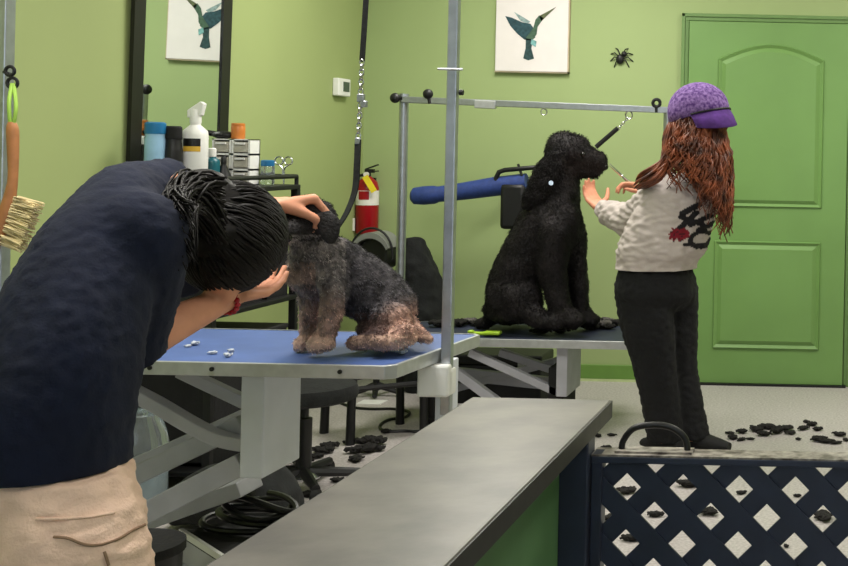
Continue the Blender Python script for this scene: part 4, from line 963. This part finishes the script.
def swcol(p,n):
    base=(184,174,169)
    uu=(p-G(697,225)).dot(V((.86,-.0,0))) ; zz=p.z-G(697,225).z
    if n.dot(V((.45,-.9,0)))>.25 or n.dot(bn)>.2:
        x,z=uu*240,zz*240           # roughly photo pixels at her depth
        def seg(ax,az,bx,bz,r):
            dx,dz=bx-ax,bz-az; t=max(0,min(1,((x-ax)*dx+(z-az)*dz)/(dx*dx+dz*dz))); return math.hypot(x-ax-dx*t,z-az-dz*t)<r
        if math.hypot((x+11)/1.25,z+8)+3.2*wobble((x,z,0),.35)<6.6: return (120,20,36) if wobble((x,z,4),.5)<.25 else (40,20,26)
        if seg(-8,14,4,22,3) or seg(-10,10,6,2,2.4) or seg(-2,2,12,10,2.6) or seg(-12,-3,2,14,2.6) or seg(4,-4,14,2,2.6) or seg(-6,-18,10,-20,2) or seg(10,-20,14,-10,2): return (26,24,28)
        if abs(math.hypot(x-6,z+14)-8)<2: return (26,24,28)
    return base
swm=blob(sw,.005,14,cuts=((G(656,268),V((0,0,-1)),G(656,275),.3),(gwl+(gel-gwl)*.1,(gwl-gel),gwl,.08),(gwr+(ger-gwr)*.08,(gwr-ger),gwr,.08)),disp=lambda p,n:.009*wobble((p.x*5,p.y*5,p.z*11),5),colf=swcol)
o=link('sweatshirt',swm,'sweat',gi,ang=180); so=o.modifiers.new('thick','SOLIDIFY'); so.thickness=.003
pg=MB()
pg.loft([(G(656,256),lg*.15,fg*.13),(G(656,266),lg*.163,fg*.14),(G(656,278),lg*.18,fg*.16),(G(657,295),lg*.185,fg*.165),(G(660,310),lg*.13,fg*.10)],n=24)
pg.loft([(G(642,285,-.05),lg*.10,fg*.14),(G(647,325,-.05),lg*.10,fg*.135),(G(654,365,-.04),lg*.085,fg*.105),(G(661,405,-.02),lg*.08,fg*.088),(G(666,440,.0),lg*.08,fg*.085)],n=20)
pg.loft([(G(672,285,.08),lg*.10,fg*.13),(G(674,325,.08),lg*.095,fg*.115),(G(679,365,.08),lg*.08,fg*.085),(G(688,405,.07),lg*.07,fg*.07),(G(695,438,.06),lg*.068,fg*.068)],n=20)
link('pants',blob(pg,.0085,5,disp=lambda p,n:.006*wobble((p.x*6,p.y*6,p.z*9),6)),'black_cloth',gi,ang=180)
for c,dd in ((V((G(668,440).x,5.30,0)),V((-.5,.4,0))),(V((G(697,440,.06).x,5.36,0)),V((.85,-.2,0)))):
    dd=dd.normalized(); sd2=V((-dd.y,dd.x,0)); s=MB().loft([(c-dd*.08+V((0,0,.03)),sd2*.03,V((0,0,.03))),(c+V((0,0,.04)),sd2*.042,V((0,0,.038))),(c+dd*.08+V((0,0,.03)),sd2*.042,V((0,0,.03))),(c+dd*.15+V((0,0,.02)),sd2*.03,V((0,0,.018)))],n=16); obj('shoe',s,'black_matte',gi)
# hair
hb_=MB(); hb_.ell(hg+V((.0,0,-.005)),(.088,.106,.118),Rg); hb_.loft([(hg+V((.03,-.02,-.02)),V((.10,0,0)),V((0,.09,0))),(G(700,150,-.04),V((.105,0,0)),V((0,.085,0))),(G(707,178,-.10),V((.075,0,0)),V((0,.06,0))),(G(711,200,-.14),V((.04,0,0)),V((0,.03,0)))],n=20)
hgm=link('hair',blob(hb_,.009,4,cuts=((hg+fg*.06,fg,hg+fg*.1,.16),),disp=lambda p,n:.012*wobble((p.x*30,p.y*30,p.z*8),8)),'hair_auburn',gi,ang=180)
lk=MB(); rnd=random.Random(21)
for k in range(340):
    an=rnd.uniform(-.62,1.0)*PI                                # 0 = back of head (+x), turning through the camera side
    d=V((math.cos(-an*.62-.35),math.sin(-an*.62-.35),0))
    L=rnd.uniform(.75,1.0); ph=rnd.uniform(0,6.28); fr_=rnd.uniform(10,19); r=rnd.uniform(.0030,.0058)
    left=max(0,-d.x)
    topp=hg+V((d.x*.095,d.y*.1,rnd.uniform(-.03,.015)))
    zend=1.15-.22*max(0,(d.x+.25)/1.25)+rnd.uniform(-.03,.07)
    pts=[]
    for j in range(12):
        t=j/11; z=topp.z+(zend-topp.z)*t*L; rad=1+.55*math.sin(min(1,t*1.3)*PI*.5)-.30*t*t
        c=V((hg.x+d.x*.095*rad+.02*t-.05*left*t, hg.y+d.y*.105*rad-.05*t, z))
        wv=.023*t**.6
        c+=V((math.cos(ph+fr_*t),math.sin(ph*1.7+fr_*t),0))*wv+V((1,0,0))*.018*wobble((ph*3,t*3,0),1)*t
        pts.append(c)
    lk.tube(pts,[r*(.8+.4*math.sin(PI*min(1,i/9)))*(1 if i<10 else .55) for i in range(12)],6)
for k in range(34):                                             # locks swept forward over the near shoulder
    o1=V([rnd.uniform(-.012,.012) for _ in range(3)]); e=V([rnd.uniform(-.03,.03) for _ in range(3)])
    lk.tube(smoothpath([G(672,125,-.09)+o1,G(668,145,-.12)+o1*2,G(664,163,-.15)+e*.6,G(655,173,-.17)+e,G(645,179,-.16)+e,G(639,184,-.12)+e*.8],3),[.006]*14+[.004,.0015],6)
obj('hair_locks',lk,'hair_auburn',hgm,ang=180)
# cap, worn backwards
cp=MB(); cpc=hg+V((.005,-.005,.012))
cap_t=thing  # noqa
tilt=Matrix.Rotation(math.radians(-14),3,V((.2,1,0)).normalized())
rs=[]
for i in range(10):
    t=i/9*PI*.5
    rs.append([cpc+tilt@V((  .134*math.cos(t)*math.cos(a),.128*math.cos(t)*math.sin(a),.122*math.sin(t)+.012)) for a in [2*PI*j/32 for j in range(32)]])
rs=[[p-tilt@V((0,0,.03)) for p in rs[0]]]+rs
cp.rings(rs,cap=False)
co_=obj('cap',cp,'purple_print',gi,ang=180); so=co_.modifiers.new('thick','SOLIDIFY'); so.thickness=.004
# brim sloping down at the back
bv=V((.78,-.62,0)).normalized(); bs_=V((.62,.78,0)); bo=[]; bi=[]
for j in range(15):
    a=math.radians(-62+j*124/14); dirv=bv*math.cos(a)+bs_*math.sin(a)
    base=cpc+tilt@V((dirv.x*.134,dirv.y*.128,-.012)); bi.append(base); bo.append(base+bv*.085*math.cos(a*.9)**.6*.62+V((0,0,-.075*math.cos(a*.9)**.6)))
bm2=MB(); bm2.rings([bi,[ (p+q)/2+V((0,0,.006)) for p,q in zip(bi,bo)],bo],close=False,cap=False)
br_=obj('brim',bm2,'purple',co_,ang=180); so=br_.modifiers.new('thick','SOLIDIFY'); so.thickness=.005
obj('brim_seam',MB().tube([p+V((.002,-.002,.003)) for p in bi],.004,6),'black',br_)
for s in (-1,1): obj('eye',MB().ell(hg+fg*.083+lg*s*.03+V((0,0,.005)),.010),'eye',gi)
shears('grooming_shears',"slim steel shears pointing at the big dog's muzzle",G(634,187,.33),G(609,164,.36),(.5,0,-.6),ring=.012)
# ================================================================== WORLD, CAMERA, VIEW
w=bpy.data.worlds.new('world'); bpy.context.scene.world=w; w.use_nodes=True
bgn=w.node_tree.nodes['Background']; bgn.inputs[0].default_value=(.75,.86,1,1); bgn.inputs[1].default_value=1.6
pl_=bpy.data.lights.new('window_daylight','AREA'); pl_.shape='RECTANGLE'; pl_.size=4.1; pl_.size_y=1.75; pl_.energy=34; pl_.color=(.86,.93,1)
po=bpy.data.objects.new('window_daylight',pl_); C.objects.link(po); po.location=(-.05,YF-.2,1.42); po.rotation_euler=(PI/2,0,0)
cam=bpy.data.cameras.new('camera'); co=bpy.data.objects.new('camera',cam); C.objects.link(co)
co.location=(0,0,H); co.rotation_euler=(PI/2,-TH,0); cam.sensor_width=36; cam.lens=36*F/848; cam.shift_x=-(CX-424)/848; cam.shift_y=-(283-CY)/848; cam.clip_start=.02
sc=bpy.context.scene; sc.camera=co
sc.view_settings.view_transform='Standard'; sc.view_settings.look='None'; sc.view_settings.exposure=-.42; sc.view_settings.gamma=1; sc.view_settings.use_curve_mapping=False
sc.cycles.use_denoising=True
